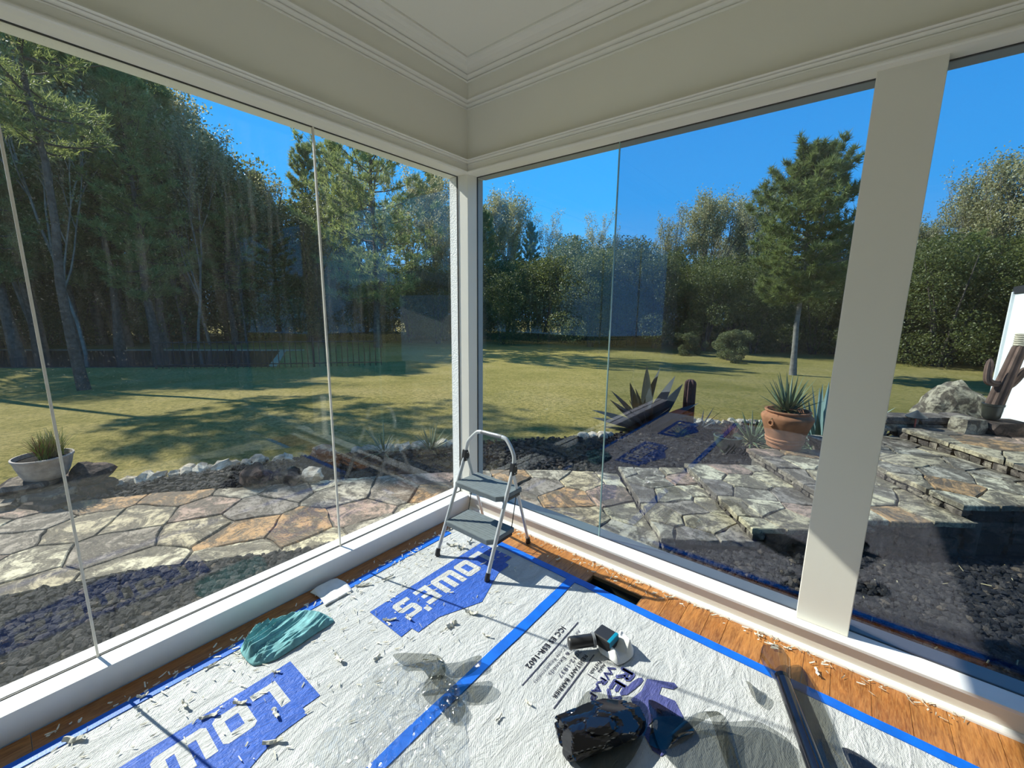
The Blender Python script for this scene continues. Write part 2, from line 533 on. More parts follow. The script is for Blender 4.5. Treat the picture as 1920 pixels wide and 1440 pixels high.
def sweep(name, prof, mat):
    """closed (t, z) profile swept with mitres round the four walls"""
    n = len(prof)
    V, F = [], []
    for (cx, cy, sx_, sy_) in ((0, 0, 1, -1), (X1, 0, -1, -1), (X1, -Y1, -1, 1), (0, -Y1, 1, 1)):
        for (t_, z) in prof:
            V.append((cx + sx_ * t_, cy + sy_ * t_, z))
    for k in range(4):
        for i in range(n):
            a, b = k * n + i, k * n + (i + 1) % n
            c_, d_ = ((k + 1) % 4) * n + (i + 1) % n, ((k + 1) % 4) * n + i
            F.append((a, d_, c_, b))
    return struct(MB().add(V, F).build(name, mat))

sweep('trim_1', [(-0.02, 2.3645), (0.011, 2.3655), (0.016, 2.371), (0.017, 2.376), (0.014, 2.381), (0.006, 2.383), (0.003, 2.386), (0.003, 2.420), (-0.02, 2.420)], M['paint'])
sweep('trim_2', [(-0.01, 2.4165), (0.007, 2.4165), (0.009, 2.420), (0.009, 2.4215), (0.005, 2.4225), (0.008, 2.4235), (0.018, 2.4255), (0.025, 2.4285), (0.027, 2.431), (0.023, 2.432), (0.026, 2.433), (0.036, 2.434), (0.040, 2.4365), (0.038, 2.440), (-0.01, 2.446)], M['paint'])
sweep('trim_3', [(-0.01, 2.745), (0.007, 2.745), (0.010, 2.749), (0.010, 2.751), (0.005, 2.752), (0.009, 2.754), (0.022, 2.757), (0.030, 2.762), (0.032, 2.766), (0.026, 2.767), (0.032, 2.769), (0.046, 2.771), (0.054, 2.776), (0.054, 2.781), (-0.01, 2.79)], M['paint'])
sweep('trim_4', [(0.0, 2.78), (0.046, 2.78), (0.046, 2.95), (0.0, 2.95)], M['ceil'])
sweep('trim_5', [(0.04, 2.873), (0.053, 2.873), (0.058, 2.877), (0.058, 2.880), (0.052, 2.882), (0.060, 2.885), (0.072, 2.888), (0.082, 2.894), (0.083, 2.898), (0.077, 2.900), (0.085, 2.901), (0.11, 2.901), (0.135, 2.905), (0.155, 2.913), (0.164, 2.920), (0.176, 2.920), (0.176, 2.935), (0.04, 2.94)], M['paint'])
struct(MB().box((-0.19, -Y1 - 0.2, 2.930), (X1 + 0.2, 0.19, 3.08)).build('ceiling', M['ceil']))
struct(MB().box((-0.19, -Y1 - 0.2, 2.367), (0.0, 0.17, 2.93)).build('wall_left', M['ceil']))
struct(MB().box((0.0, 0.0, 2.367), (X1 + 0.2, 0.17, 2.93)).build('wall_right', M['ceil']))
struct(MB().box((X1, -Y1, -0.2), (X1 + 0.2, 0.0, 2.93)).build('wall_far_right', M['wall']))
struct(MB().box((0.0, -Y1 - 0.2, -0.2), (X1, -Y1, 2.93)).build('wall_back', M['wall']))
struct(MB().box((-0.5, -Y1 - 0.4, 3.08), (X1 + 0.5, 0.5, 3.2)).build('roof', M['roof']))

# corner post
cp = struct(MB().box((-0.097, 0.0, -0.2), (0.0, 0.097, 2.367), 0.002).build('trim_6', M['paint']), 'white painted corner post between the two glass walls')
MB().box((-0.172, -0.002, -0.2), (-0.104, 0.17, 2.365)).build('stucco_return', M['stucco'], cp)
MB().box((-0.104, 0.103, -0.2), (-0.02, 0.17, 2.365)).build('outer_return', M['greyhead'], cp)
# wide post in the right hand wall
rp = struct(MB().box((2.056, 0.034, 0.113), (2.246, 0.165, 2.372), 0.003).build('trim_7', M['paint']), 'wide flat white post dividing the right glass wall')
# closing piece at far ends of glass
struct(MB().box((4.25, 0.0, -0.2), (X1 + 0.2, 0.17, 2.367)).build('wall_end_right', M['wall']))
struct(MB().box((-0.19, -Y1 - 0.2, -0.2), (0.0, -4.3, 2.367)).build('wall_end_left', M['wall']))

# low sill boards
bl = struct(MB().box((-0.096, -4.3, 0.0), (0.0, 0.0, 0.112), 0.007).build('baseboard_left', M['sill'], smooth=True), 'low smooth white sill board under the left glass wall')
br = struct(MB().box((0.0, 0.0, 0.0), (4.25, 0.085, 0.1)).build('baseboard_right', M['paint']), 'low white sill board under the right glass wall')
MB().box((-0.0, -0.013, 0.096), (4.25, 0.089, 0.112), 0.003).build('sill_nosing', M['sill'], br)
q = MB()
prof = [(0.0, 0.0)] + [(-0.019 * math.cos(a), 0.022 * math.sin(a)) for a in [k * PI / 10 for k in range(6)]]
V = [(0.0, y, z) for y, z in prof] + [(4.25, y, z) for y, z in prof]
n = len(prof)
q.add(V, [(i, (i + 1) % n, n + (i + 1) % n, n + i) for i in range(n)])
q.build('shoe_moulding', M['sill'], br)

# ------------------------------------------------------------------ windows
w1 = struct(empty('window_1', (-0.097, -2.1, 0.112)), 'left glass wall of frameless panes joined edge to edge')
w1i = w1.matrix_basis.inverted()
def win(mb, name, mat, w, smooth=False):
    o = mb.build(name, mat, w, smooth)
    o.location = -Vector(w.location)
    return o
ys = [-0.0, -0.985, -2.015, -3.05, -4.3]
for k in range(4):
    win(MB().box((-0.102, ys[k + 1] + 0.004, 0.1135), (-0.092, ys[k] - (0.004 if k else 0.001), 2.366)), 'pane', M['glassL'], w1)
for y in ys[1:4]:
    win(MB().box((-0.104, y - 0.0042, 0.1135), (-0.0895, y + 0.0042, 2.366), 0.002), 'silicone_joint', M['seam'], w1)
win(MB().box((-0.1025, -4.3, 0.05), (-0.0945, 0.0, 0.1145)), 'gasket', M['caulk'], w1)
win(MB().box((-0.1015, -4.3, 2.3635), (-0.0925, 0.0, 2.3675)), 'gasket', M['caulk'], w1)
win(MB().box((-0.1015, -0.004, 0.1145), (-0.0925, 0.0005, 2.364)), 'gasket', M['caulk'], w1)
win(MB().box((-0.170, -4.3, -0.3), (-0.1025, 0.0, 0.117)), 'stucco_ledge', M['stucco'], w1)

w2 = struct(empty('window_2', (1.05, 0.092, 0.112)), 'right glass wall of tall panes with tinted film')
for (a, b, mt) in ((0.001, 1.027, 'glassR'), (1.031, 2.056, 'glassT'), (2.246, 4.25, 'glassT')):
    win(MB().box((a, 0.0875, 0.1135), (b, 0.0965, 2.366)), 'pane', M[mt], w2)
win(MB().box((1.0265, 0.0865, 0.1135), (1.0315, 0.0975, 2.366)), 'glass_edge', M['gedge'], w2)
win(MB().box((0.0, 0.0880, 0.05), (4.25, 0.0965, 0.1140)), 'gasket', M['caulk'], w2)
win(MB().box((0.0, 0.0880, 2.3635), (4.25, 0.0965, 2.3675)), 'gasket', M['caulk'], w2)
win(MB().box((-0.001, 0.0880, 0.114), (0.0035, 0.0965, 2.364)), 'gasket', M['caulk'], w2)
win(MB().box((-0.02, 0.0970, -0.3), (4.25, 0.19, 0.109)), 'outer_sill', M['greysill'], w2)
win(MB().box((0.0, 0.098, 2.3645), (4.25, 0.172, 2.369)), 'outer_head', M['greyhead'], w2)

# ------------------------------------------------------------------ floor of oak planks
floor = struct(MB().box((-0.02, -Y1, -0.24), (X1, 0.02, -0.2)).build('floor', M['dkmetal']))
xs = [0.0, 0.118, 0.24, 0.36, 0.485, 0.60, 0.725, 0.85, 0.975, 1.109, 1.21, 1.31, 1.404, 1.52, 1.61, 1.715, 1.798, 1.958, 2.108, 2.204, 2.334]
while xs[-1] < X1 - 0.14:
    xs.append(xs[-1] + random.uniform(0.1, 0.15))
xs.append(X1)
REG = (1.109, 1.404, -0.232, -0.130)
for i in range(len(xs) - 1):
    cuts = [0.02]
    inreg = xs[i] >= REG[0] - 1e-4 and xs[i + 1] <= REG[1] + 1e-4
    if inreg:
        cuts += [REG[3], REG[2]]
    y = cuts[-1] - random.uniform(0.55, 1.3)
    while y > -Y1 + 0.3:
        cuts.append(y)
        y -= random.uniform(0.8, 1.4)
    cuts.append(-Y1)
    for k in range(len(cuts) - 1):
        if inreg and k == 1:
            continue
        w_, l_ = xs[i + 1] - xs[i] - 0.0014, cuts[k] - cuts[k + 1] - 0.0014
        me = MB().box((-w_ / 2, -l_ / 2, -0.02), (w_ / 2, l_ / 2, 0.0), 0.0012).mesh('plank', M['oak'])
        link('plank', me, floor, ((xs[i] + xs[i + 1]) / 2, (cuts[k] + cuts[k + 1]) / 2, random.uniform(-0.0006, 0.0)))
dr = empty('floor_register', (1.2565, -0.181, 0.0))
b = MB()
for (x0, x1_, y0, y1_) in ((-0.1475, -0.1465, -0.051, 0.051), (0.1465, 0.1475, -0.051, 0.051), (-0.1475, 0.1475, -0.051, -0.050), (-0.1475, 0.1475, 0.050, 0.051)):
    b.box((x0, y0, -0.16), (x1_, y1_, -0.021))
b.box((-0.1475, -0.051, -0.165), (0.1475, 0.051, -0.160))
b.build('duct_box', M['dkmetal'], dr)
b = MB()
for (x0, x1_, y0, y1_) in ((-0.1475, -0.1445, -0.051, 0.051), (0.1445, 0.1475, -0.051, 0.051), (-0.1475, 0.1475, -0.051, -0.048), (-0.1475, 0.1475, 0.048, 0.051)):
    b.box((x0, y0, -0.02), (x1_, y1_, -0.001))
b.build('cut_edge', M['ductcut'], dr)
tag(dr, 'open rectangular floor register hole in the oak boards by the tape', 'floor vent')

# ================================================================== FLOOR PROTECTION
def grid_sheet(name, x0, x1, y0, y1, z, amp, mat, parent=None, nx=60, ny=90, seed=0.0):
    V, F = [], []
    for j in range(ny + 1):
        for i in range(nx + 1):
            x, y = x0 + (x1 - x0) * i / nx, y0 + (y1 - y0) * j / ny
            h = abs(noise.noise((x * 5 + seed, y * 3, 0.3))) * amp + abs(noise.noise((x * 14, y * 7 + seed, 1.7))) * amp * 0.5
            e_ = 0.006 * noise.noise((x * 6, y * 6, 9.0))
            V.append((x + (e_ if i in (0, nx) else 0), y + (e_ if j in (0, ny) else 0), z + h))
    for j in range(ny):
        for i in range(nx):
            a = j * (nx + 1) + i
            F.append((a, a + 1, a + nx + 2, a + nx + 1))
    return link(name, np_mesh(name, V, F, mat, True), parent)

s1 = empty('house_wrap_sheet', (0.57, -1.2, 0.0))
tag(s1, 'white house wrap sheet with blue store logos, along the left glass wall', 'floor sheet')
def onto(o, parent):
    o.parent = parent
    o.location = Vector(o.location) - Vector(parent.location)
    return o
onto(grid_sheet('sheet', 0.125, 1.035, -3.9, -0.245, 0.0012, 0.0014, M['wrap'], seed=3.1), s1)
s2 = empty('house_wrap_sheet', (1.9, -1.2, 0.0))
tag(s2, 'white house wrap sheet printed with violet emblem and fine text, right of the tape seam', 'floor sheet')
onto(grid_sheet('sheet', 1.035, 3.3, -3.9, -0.245, 0.0012, 0.0014, M['wrap'], seed=8.4, nx=90), s2)
# small creases standing up in the sheet
def flat_poly(pts, z, mat, name, parent):
    bm = bmesh.new()
    vs_ = [bm.verts.new((x, y, z)) for x, y in pts]
    f = bm.faces.new(vs_)
    f.normal_update()
    if f.normal.z < 0:
        f.normal_flip()
    bmesh.ops.triangulate(bm, faces=bm.faces[:])
    return onto(MB().addbm(bm).build(name, mat), parent)

PZ = 0.0040
logo = [(0.395, -0.298), (0.648, -0.298), (0.648, -0.365), (0.686, -0.368), (0.686, -0.47), (0.775, -0.704), (0.686, -0.92), (0.686, -1.046), (0.643, -1.05), (0.648, -1.114), (0.395, -1.114)]
def R(u0, u1, v0, v1): return [(u0, v0), (u1, v0), (u1, v1), (u0, v1)]
# letters in (u along the line, v up), cap height 0.14
GL = [
    ('letter_l', 0.083, [R(0, .034, 0, .14), R(.034, .093, 0, .032)]),
    ('letter_o', 0.196, [[(0, .014), (.014, 0), (.094, 0), (.108, .014), (.108, .038), (0, .038)], R(0, .032, .038, .102), R(.076, .108, .038, .102), [(0, .102), (.108, .102), (.108, .126), (.094, .14), (.014, .14), (0, .126)]]),
    ('letter_w', 0.322, [[(0, .014), (.014, 0), (.143, 0), (.157, .014), (.157, .036), (0, .036)], R(0, .036, .036, .14), R(.0605, .0965, .036, .14), R(.121, .157, .036, .14)]),
    ('letter_e', 0.506, [R(0, .03, 0, .14), R(.03, .086, 0, .030), R(.03, .076, .056, .084), R(.03, .086, .110, .14)]),
    ('apostrophe', 0.602, [R(0, .027, .134, .172)]),
    ('letter_s', 0.630, [[(0, 0), (.084, 0), (.098, .014), (.098, .030), (0, .030)], R(.068, .098, .030, .060), [(.0, .076), (.012, .056), (.098, .056), (.098, .068), (.086, .084), (0, .084)], R(0, .030, .084, .112), [(0, .112), (.098, .112), (.098, .14), (.014, .14), (0, .126)]]),
]
for off in (0.0, -1.199, -2.398):
    lg = flat_poly([(x, y + off) for x, y in logo], PZ, M['pblue'], 'printed_logo', s1)
    for nm, u_off, polys in GL:
        mb = MB()
        for p_ in polys:
            k = len(p_)
            mb.add([(0.445 + v, -0.298 + off - (u_off + u), PZ + 0.0006) for u, v in p_], [tuple(reversed(range(k)))])
        o = mb.build(nm, M['pwhite'], lg)
        o.location = -Vector(s1.location) - Vector(lg.location)

def text_mesh(s):
    cu = bpy.data.curves.new('txt', 'FONT')
    cu.body = s
    cu.fill_mode = 'FRONT'
    cu.resolution_u = 2
    o = bpy.data.objects.new('txt', cu)
    COL.objects.link(o)
    dg = bpy.context.evaluated_depsgraph_get()
    me = bpy.data.meshes.new_from_object(o.evaluated_get(dg))
    bpy.data.objects.remove(o)
    bpy.data.curves.remove(cu)
    return me
def print_text(s, xlo, xhi, ya, yb, mat, name, bold=0.0, z=PZ):
    """reads along -y, letters stand towards +x"""
    me = text_mesh(s)
    co = np.empty(len(me.vertices) * 3)
    me.vertices.foreach_get('co', co)
    co = co.reshape(-1, 3)
    u0_, u1_, v0_, v1_ = co[:, 0].min(), co[:, 0].max(), co[:, 1].min(), co[:, 1].max()
    u = (co[:, 0] - u0_) / (u1_ - u0_)
    v = (co[:, 1] - v0_) / (v1_ - v0_)
    out = np.stack([xlo + v * (xhi - xlo), ya + u * (yb - ya), np.full(len(u), z)], 1)
    F = [tuple(p.vertices) for p in me.polygons]
    bpy.data.meshes.remove(me)
    mb = MB().add(out.tolist(), F)
    if bold:
        for dx, dy in ((bold, 0), (0, bold), (-bold, 0), (0, -bold)):
            mb.add((out + [dx, dy, 0.0001 + 0.0001 * abs(dx / bold)]).tolist(), F)
    o = mb.build(name, mat)
    return onto(o, s2)
for off in (0.0, -1.9):
    print_text('ICC ES ESR-1602', 1.184, 1.209, -0.588 + off, -0.880 + off, M['pink'], 'printed_text', 0.0007)
    print_text('All Building Code Requirements', 1.253, 1.271, -0.556 + off, -0.921 + off, M['pink'], 'printed_text')
    print_text('Meets & Exceeds', 1.283, 1.300, -0.600 + off, -0.850 + off, M['pink'], 'printed_text')
    print_text('2012-1837', 1.318, 1.336, -0.660 + off, -0.835 + off, M['pink'], 'printed_text')
    print_text('RESISTANT BARRIER', 1.352, 1.369, -0.665 + off, -0.928 + off, M['pink'], 'printed_text', 0.0004)
    print_text('Alpha', 1.432, 1.449, -0.655 + off, -0.710 + off, M['pink'], 'printed_text', 0.0004)
    print_text('ProTech', 1.413, 1.429, -0.655 + off, -0.735 + off, M['pink'], 'printed_text', 0.0004)
    print_text('WRAP', 1.461, 1.489, -0.645 + off, -0.845 + off, M['pviolet'], 'printed_text', 0.0022)
    print_text('REX', 1.510, 1.563, -0.624 + off, -0.840 + off, M['pviolet'], 'printed_text', 0.004)
    for xr, a, b_ in ((1.232, -0.513, -0.962), (1.385, -0.640, -0.966)):
        onto(MB().box((xr - 0.0022, b_ + off, 0.003), (xr + 0.0022, a + off, PZ)).build('printed_rule', M['pink']), s2)
    onto(MB().box((1.41, -0.748 + off, 0.003), (1.452, -0.745 + off, PZ)).build('printed_rule', M['pink']), s2)
    # violet emblem: leaf-shaped wedge and a stepped body beside it
    flat_poly([(1.578, -0.735 + off), (1.592, -0.690 + off), (1.602, -0.650 + off), (1.603, -0.628 + off), (1.594, -0.620 + off), (1.582, -0.632 + off), (1.570, -0.665 + off), (1.563, -0.710 + off), (1.566, -0.745 + off)], PZ, M['pviolet'], 'printed_emblem', s2)
    flat_poly([(1.612, -0.612 + off), (1.706, -0.560 + off), (1.722, -0.570 + off), (1.712, -0.594 + off), (1.672, -0.612 + off), (1.676, -0.650 + off), (1.735, -0.640 + off), (1.782, -0.690 + off), (1.770, -0.745 + off), (1.700, -0.760 + off), (1.690, -0.800 + off), (1.775, -0.855 + off), (1.765, -0.880 + off), (1.735, -0.880 + off), (1.660, -0.822 + off), (1.622, -0.770 + off), (1.598, -0.742 + off), (1.616, -0.680 + off)], PZ, M['pviolet'], 'printed_emblem', s2)

# painter's tape
def tape_strip(name, a, b, w, label, z=0.0052, parent=None):
    a, b = Vector(a), Vector(b)
    d = (b - a).normalized()
    nrm = Vector((-d.y, d.x))
    L_ = (b - a).length
    nseg = max(2, int(L_ / 0.06))
    V, F = [], []
    for i in range(nseg + 1):
        p = a + d * (L_ * i / nseg)
        j = 0.0025 * noise.noise((p.x * 9, p.y * 9, 4.0))
        jj = 0.002 * noise.noise((p.x * 7, p.y * 7, 7.0))
        for s_ in (-1, 1):
            q_ = p + nrm * (s_ * (w / 2 + jj) + j)
            V.append((q_.x, q_.y, z))
            V.append((q_.x, q_.y, 0.0))
    for i in range(nseg):
        k = i * 4
        F += [(k, k + 4, k + 6, k + 2), (k + 1, k + 5, k + 4, k), (k + 2, k + 6, k + 7, k + 3)]
    o = MB().add(V, F).build(name, M['tape'])
    return tag(o, label, 'tape')
tape_strip('painters_tape', (1.042, -0.225), (1.05, -3.9), 0.05, 'long blue tape strip covering the seam between the two sheets', 0.0056)
tape_strip('painters_tape', (0.455, -0.228), (3.3, -0.275), 0.046, 'blue tape strip holding the sheet edge along the right glass wall', 0.0050)
tape_strip('painters_tape', (0.137, -0.34), (0.118, -3.9), 0.046, 'blue tape strip holding the sheet edge along the left sill', 0.0050)

# ================================================================== STEP LADDER
ld = empty('step_ladder', (0.46, -0.34, 0.0))
tag(ld, 'folding two-step ladder with silver tubes and grey treads in the glass corner', 'step ladder')
def lad(mb, name, mat, smooth=True, parent=ld):
    o = mb.build(name, mat, parent, smooth)
    off = Vector(ld.location)
    if parent is not ld: off = Vector((0, 0, 0))
    o.location = -Vector(ld.location) if parent is ld else Vector((0, 0, 0))
    return o
FL, FR = Vector((0.284, -0.572, 0.02)), Vector((0.683, -0.562, 0.02))
BL, BR_ = Vector((0.275, -0.318, 0.575)), Vector((0.655, -0.306, 0.575))
RL, RR = Vector((0.248, -0.105, 0.02)), Vector((0.630, -0.105, 0.02))
def arc(p, q_, r_, n=5):
    return [p.lerp(q_, k / n) for k in range(n + 1)]
def smooth_path(pts, n=6):
    P = [Vector(p) for p in pts]
    out = []
    for i in range(len(P) - 1):
        p0, p1, p2, p3 = P[max(i - 1, 0)], P[i], P[i + 1], P[min(i + 2, len(P) - 1)]
        for k in range(n):
            t_ = k / n
            out.append(0.5 * ((2 * p1) + (p2 - p0) * t_ + (2 * p0 - 5 * p1 + 4 * p2 - p3) * t_ ** 2 + (3 * p1 - p0 - 3 * p2 + p3) * t_ ** 3))
    out.append(P[-1])
    return out
legL = lad(MB().tube([FL, BL], 0.0115, 12), 'leg', M['alu'])
legR = lad(MB().tube([FR, BR_], 0.0115, 12), 'leg', M['alu'])
lad(MB().tube([RL, BL + Vector((0.012, 0.014, -0.02))], 0.0105, 12, flat=0.8), 'leg', M['alu'])
lad(MB().tube([RR, BR_ + Vector((-0.012, 0.014, -0.02))], 0.0105, 12, flat=0.8), 'leg', M['alu'])
hp = [BL, BL + Vector((0.003, 0.012, 0.055)), Vector((0.288, -0.300, 0.668)), Vector((0.335, -0.288, 0.722)), Vector((0.372, -0.284, 0.742)), Vector((0.46, -0.284, 0.744)), Vector((0.560, -0.282, 0.742)), Vector((0.598, -0.284, 0.722)), Vector((0.642, -0.292, 0.668)), BR_ + Vector((-0.003, 0.012, 0.055)), BR_]
lad(MB().tube(smooth_path(hp, 4), 0.0115, 12), 'handle', M['alu'])
lad(MB().tube([Vector((0.385, -0.284, 0.743)), Vector((0.548, -0.2825, 0.743))], 0.0126, 12), 'hand_grip', M['grip'])
for P_ in (FL, FR, RL, RR):
    top_ = (BL if P_.x < 0.4 else BR_)
    d_ = (top_ - P_).normalized()
    lad(MB().tube([P_ - Vector((0, 0, 0.0145)), P_ + d_ * 0.006, P_ + d_ * 0.028], [0.0165, 0.015, 0.0135], 12), 'foot', M['black'])
for P_, s_ in ((BL, 1), (BR_, -1)):
    bk = lad(MB().prism([(-0.026, -0.034), (0.016, -0.036), (0.024, -0.004), (0.010, 0.036), (-0.012, 0.036)], -0.014, 0.014, 0.003), 'bracket', M['black'], False)
    bk.location = P_ - Vector(ld.location) + Vector((0, 0.004, 0))
    bk.rotation_euler = (PI / 2, 0, PI / 2)
    for (uy, uz) in ((0.002, 0.02), (-0.006, -0.022), (0.012, -0.02)):
        lad(MB().tube([(uy, uz, 0.0138), (uy, uz, 0.0165)], 0.0035, 8), 'rivet', M['alu'], parent=bk)
def tread(x0, x1_, y0, y1_, z, nm):
    pts = [(x0, y0 + 0.004), (x0 + 0.02, y0), (x1_ - 0.03, y0 - 0.004), (x1_, y0 + 0.03), (x1_, y1_), (x0, y1_)]
    o = lad(MB().prism(pts, z - 0.03, z, 0.004), nm, M['step'], False)
    g_ = MB()
    for k in range(9):
        yy = y0 + 0.03 + k * (y1_ - y0 - 0.05) / 8
        g_.box((x0 + 0.02, yy, z - 0.0005), (x1_ - 0.03, yy + 0.004, z + 0.0012))
    lad(g_, 'tread_rib', M['step'], False, parent=o)
    lad(MB().box((x0 - 0.002, y0 + 0.02, z - 0.042), (x0 + 0.006, y1_ - 0.02, z - 0.026)), 'tread_bracket', M['black'], False, parent=o)
    lad(MB().box((x1_ - 0.006, y0 + 0.03, z - 0.042), (x1_ + 0.002, y1_ - 0.02, z - 0.026)), 'tread_bracket', M['black'], False, parent=o)
    return o
tread(0.284, 0.652, -0.418, -0.215, 0.432, 'upper_tread')
tread(0.288, 0.660, -0.505, -0.295, 0.205, 'lower_tread')
for x in (0.292, 0.648):
    lad(MB().tube([(x, -0.262, 0.402), (x + (0.004 if x > 0.4 else 0), -0.315, 0.178)], 0.003, 6), 'link_rod', M['black'])

# ================================================================== THINGS ON THE SHEETS
def crumple(name, mat, outline, hfun, n=46, thick=0.0, z0=0.006, parent=None, smooth=True):
    """sheet mapped onto an outline of points (ordered), lifted by hfun(u, v, x, y)"""
    P = [Vector(p) for p in outline]
    k = len(P)
    cen = sum(P, Vector((0, 0))) / k
    V, F = [], []
    rings = n // 2
    seg = n * 2
    def bpt(a):
        f_ = a * k
        i = int(f_) % k
        t_ = f_ - int(f_)
        p0, p1, p2, p3 = P[(i - 1) % k], P[i], P[(i + 1) % k], P[(i + 2) % k]
        cm = 0.5 * ((2 * p1) + (p2 - p0) * t_ + (2 * p0 - 5 * p1 + 4 * p2 - p3) * t_ ** 2 + (3 * p1 - p0 - 3 * p2 + p3) * t_ ** 3)
        return cm.lerp(p1.lerp(p2, t_), 0.35)
    V.append((cen.x, cen.y, z0 + hfun(0, 0, cen.x, cen.y)))
    for j in range(1, rings + 1):
        r_ = j / rings
        for i in range(seg):
            b_ = bpt(i / seg)
            p = cen.lerp(b_, r_)
            V.append((p.x, p.y, z0 + max(0.0, hfun(r_, i / seg, p.x, p.y))))
    for i in range(seg):
        F.append((0, 1 + i, 1 + (i + 1) % seg))
    for j in range(rings - 1):
        a = 1 + j * seg
        for i in range(seg):
            F.append((a + i, a + seg + i, a + seg + (i + 1) % seg, a + (i + 1) % seg))
    if thick > 0:
        nv = len(V)
        V += [(x, y, max(0.004, z - thick)) for x, y, z in V]
        F += [tuple(reversed([i + nv for i in f])) for f in F]
        a = 1 + (rings - 1) * seg
        for i in range(seg):
            F.append((a + i, a + nv + i, a + nv + (i + 1) % seg, a + (i + 1) % seg))
    me = np_mesh(name, V, F, mat, smooth)
    return link(name, me, parent)

def ridge(x, y, s, z=0.0):
    return 1.0 - abs(noise.noise((x * s, y * s, z))) * 2.0

# teal cloth
def hcloth(r_, a, x, y):
    # folds run along the cloth (mostly along y), tighter and taller at its near end
    wob = 0.05 * noise.noise((x * 5, y * 5, 3.0))
    s_ = (x + wob) * 0.93 + y * 0.28
    f_ = max(0.0, 1 - abs(noise.noise((s_ * 26, y * 2.4, 2.2))) * 3.4) ** 1.2
    g_ = max(0.0, 1 - abs(noise.noise((s_ * 60 + 7, y * 9.0, 5.0))) * 3.4)
    near = min(1.0, max(0.25, (-1.30 - y) / 0.22))
    edge = min(1.0, (1 - r_) * 7)
    body = 0.012 + 0.012 * noise.noise((x * 9, y * 6, 8.0))
    return 0.003 + edge * max(0.003, body + 0.018 * f_ * near + 0.012 * g_ * near + 0.008 * f_)
o = crumple('cleaning_cloth', M['teal'], [(0.215, -1.615), (0.300, -1.605), (0.340, -1.535), (0.338, -1.44), (0.330, -1.35), (0.322, -1.262), (0.262, -1.262), (0.190, -1.282), (0.135, -1.335), (0.105, -1.40), (0.112, -1.455), (0.075, -1.50), (0.10, -1.545), (0.16, -1.605)], hcloth, n=110, thick=0.005)
tag(o, 'crumpled teal microfibre cloth lying at the sheet edge by the left sill', 'cloth')
# folded paper towel
V, F = [], []
for j in range(9):
    for i in range(13):
        u, v = i / 12, j / 8
        x = 0.036 + 0.152 * u
        y = -1.235 + 0.150 * v + 0.012 * math.sin(u * 3)
        V.append((x, y, 0.008 + 0.016 * (1 - u) ** 2 * (0.4 + 0.6 * math.sin(v * PI)) + 0.004 * math.sin(v * 6 + u * 4) ** 2))
for j in range(8):
    for i in range(12):
        a = j * 13 + i
        F.append((a, a + 1, a + 14, a + 13))
nv = len(V)
V += [(x, y, z - 0.005) for x, y, z in V]
F += [tuple(reversed([k + nv for k in f])) for f in F]
bd = [i for i in range(13)] + [13 * j + 12 for j in range(1, 9)] + [8 * 13 + i for i in range(11, -1, -1)] + [13 * j for j in range(7, 0, -1)]
for k in range(len(bd)):
    a, b_ = bd[k], bd[(k + 1) % len(bd)]
    F.append((b_, a, a + nv, b_ + nv))
tag(link('paper_towel', np_mesh('paper_towel', V, F, M['paper'], True)), 'folded white paper towel half in shade against the left sill', 'paper towel')

# spray tool in a crumpled towel
tl = empty('heat_tool', (1.37, -0.60, 0.0))
tag(tl, 'black cylindrical hand tool with a teal stripe lying in a crumpled towel', 'hand tool')
a_, b_ = Vector((-0.082, -0.098, 0.046)), Vector((-0.005, -0.015, 0.050))
d_ = (b_ - a_).normalized()
MB().tube([a_, a_ + d_ * 0.004, a_ + d_ * 0.01, b_], [0.021, 0.025, 0.0265, 0.0265], 20).build('barrel', M['black'], tl, True)
MB().tube([b_ - d_ * 0.006, b_ + d_ * 0.006], [0.031, 0.031], 20).build('collar_ring', M['grip'], tl, True)
hd = MB().box((-0.045, -0.036, -0.028), (0.045, 0.036, 0.028), 0.008).build('head', M['black'], tl)
hd.location = (0.036, 0.026, 0.052)
hd.rotation_euler = (0.1, -0.05, math.radians(-8))
st = MB().box((0.030, -0.034, 0.0), (0.0465, 0.034, 0.0295), 0.003).build('teal_stripe', M['tealpl'], hd)
o = crumple('paper_towel', M['paper'], [(1.365, -0.565), (1.372, -0.505), (1.41, -0.470), (1.46, -0.480), (1.505, -0.500), (1.522, -0.540), (1.512, -0.590), (1.490, -0.630), (1.445, -0.622), (1.40, -0.615)],
            lambda r_, a, x, y: min(1, (1 - r_) * 4) * (0.016 + 0.055 * max(0, ridge(x, y, 13, 1.0)) * (0.35 + (x - 1.36) * 4.2)) * (0.35 if x < 1.435 else 1.0) + 0.003, n=52, thick=0.003, z0=0.0062)
tag(o, 'crumpled white paper towel wrapped under the black hand tool', 'paper towel')

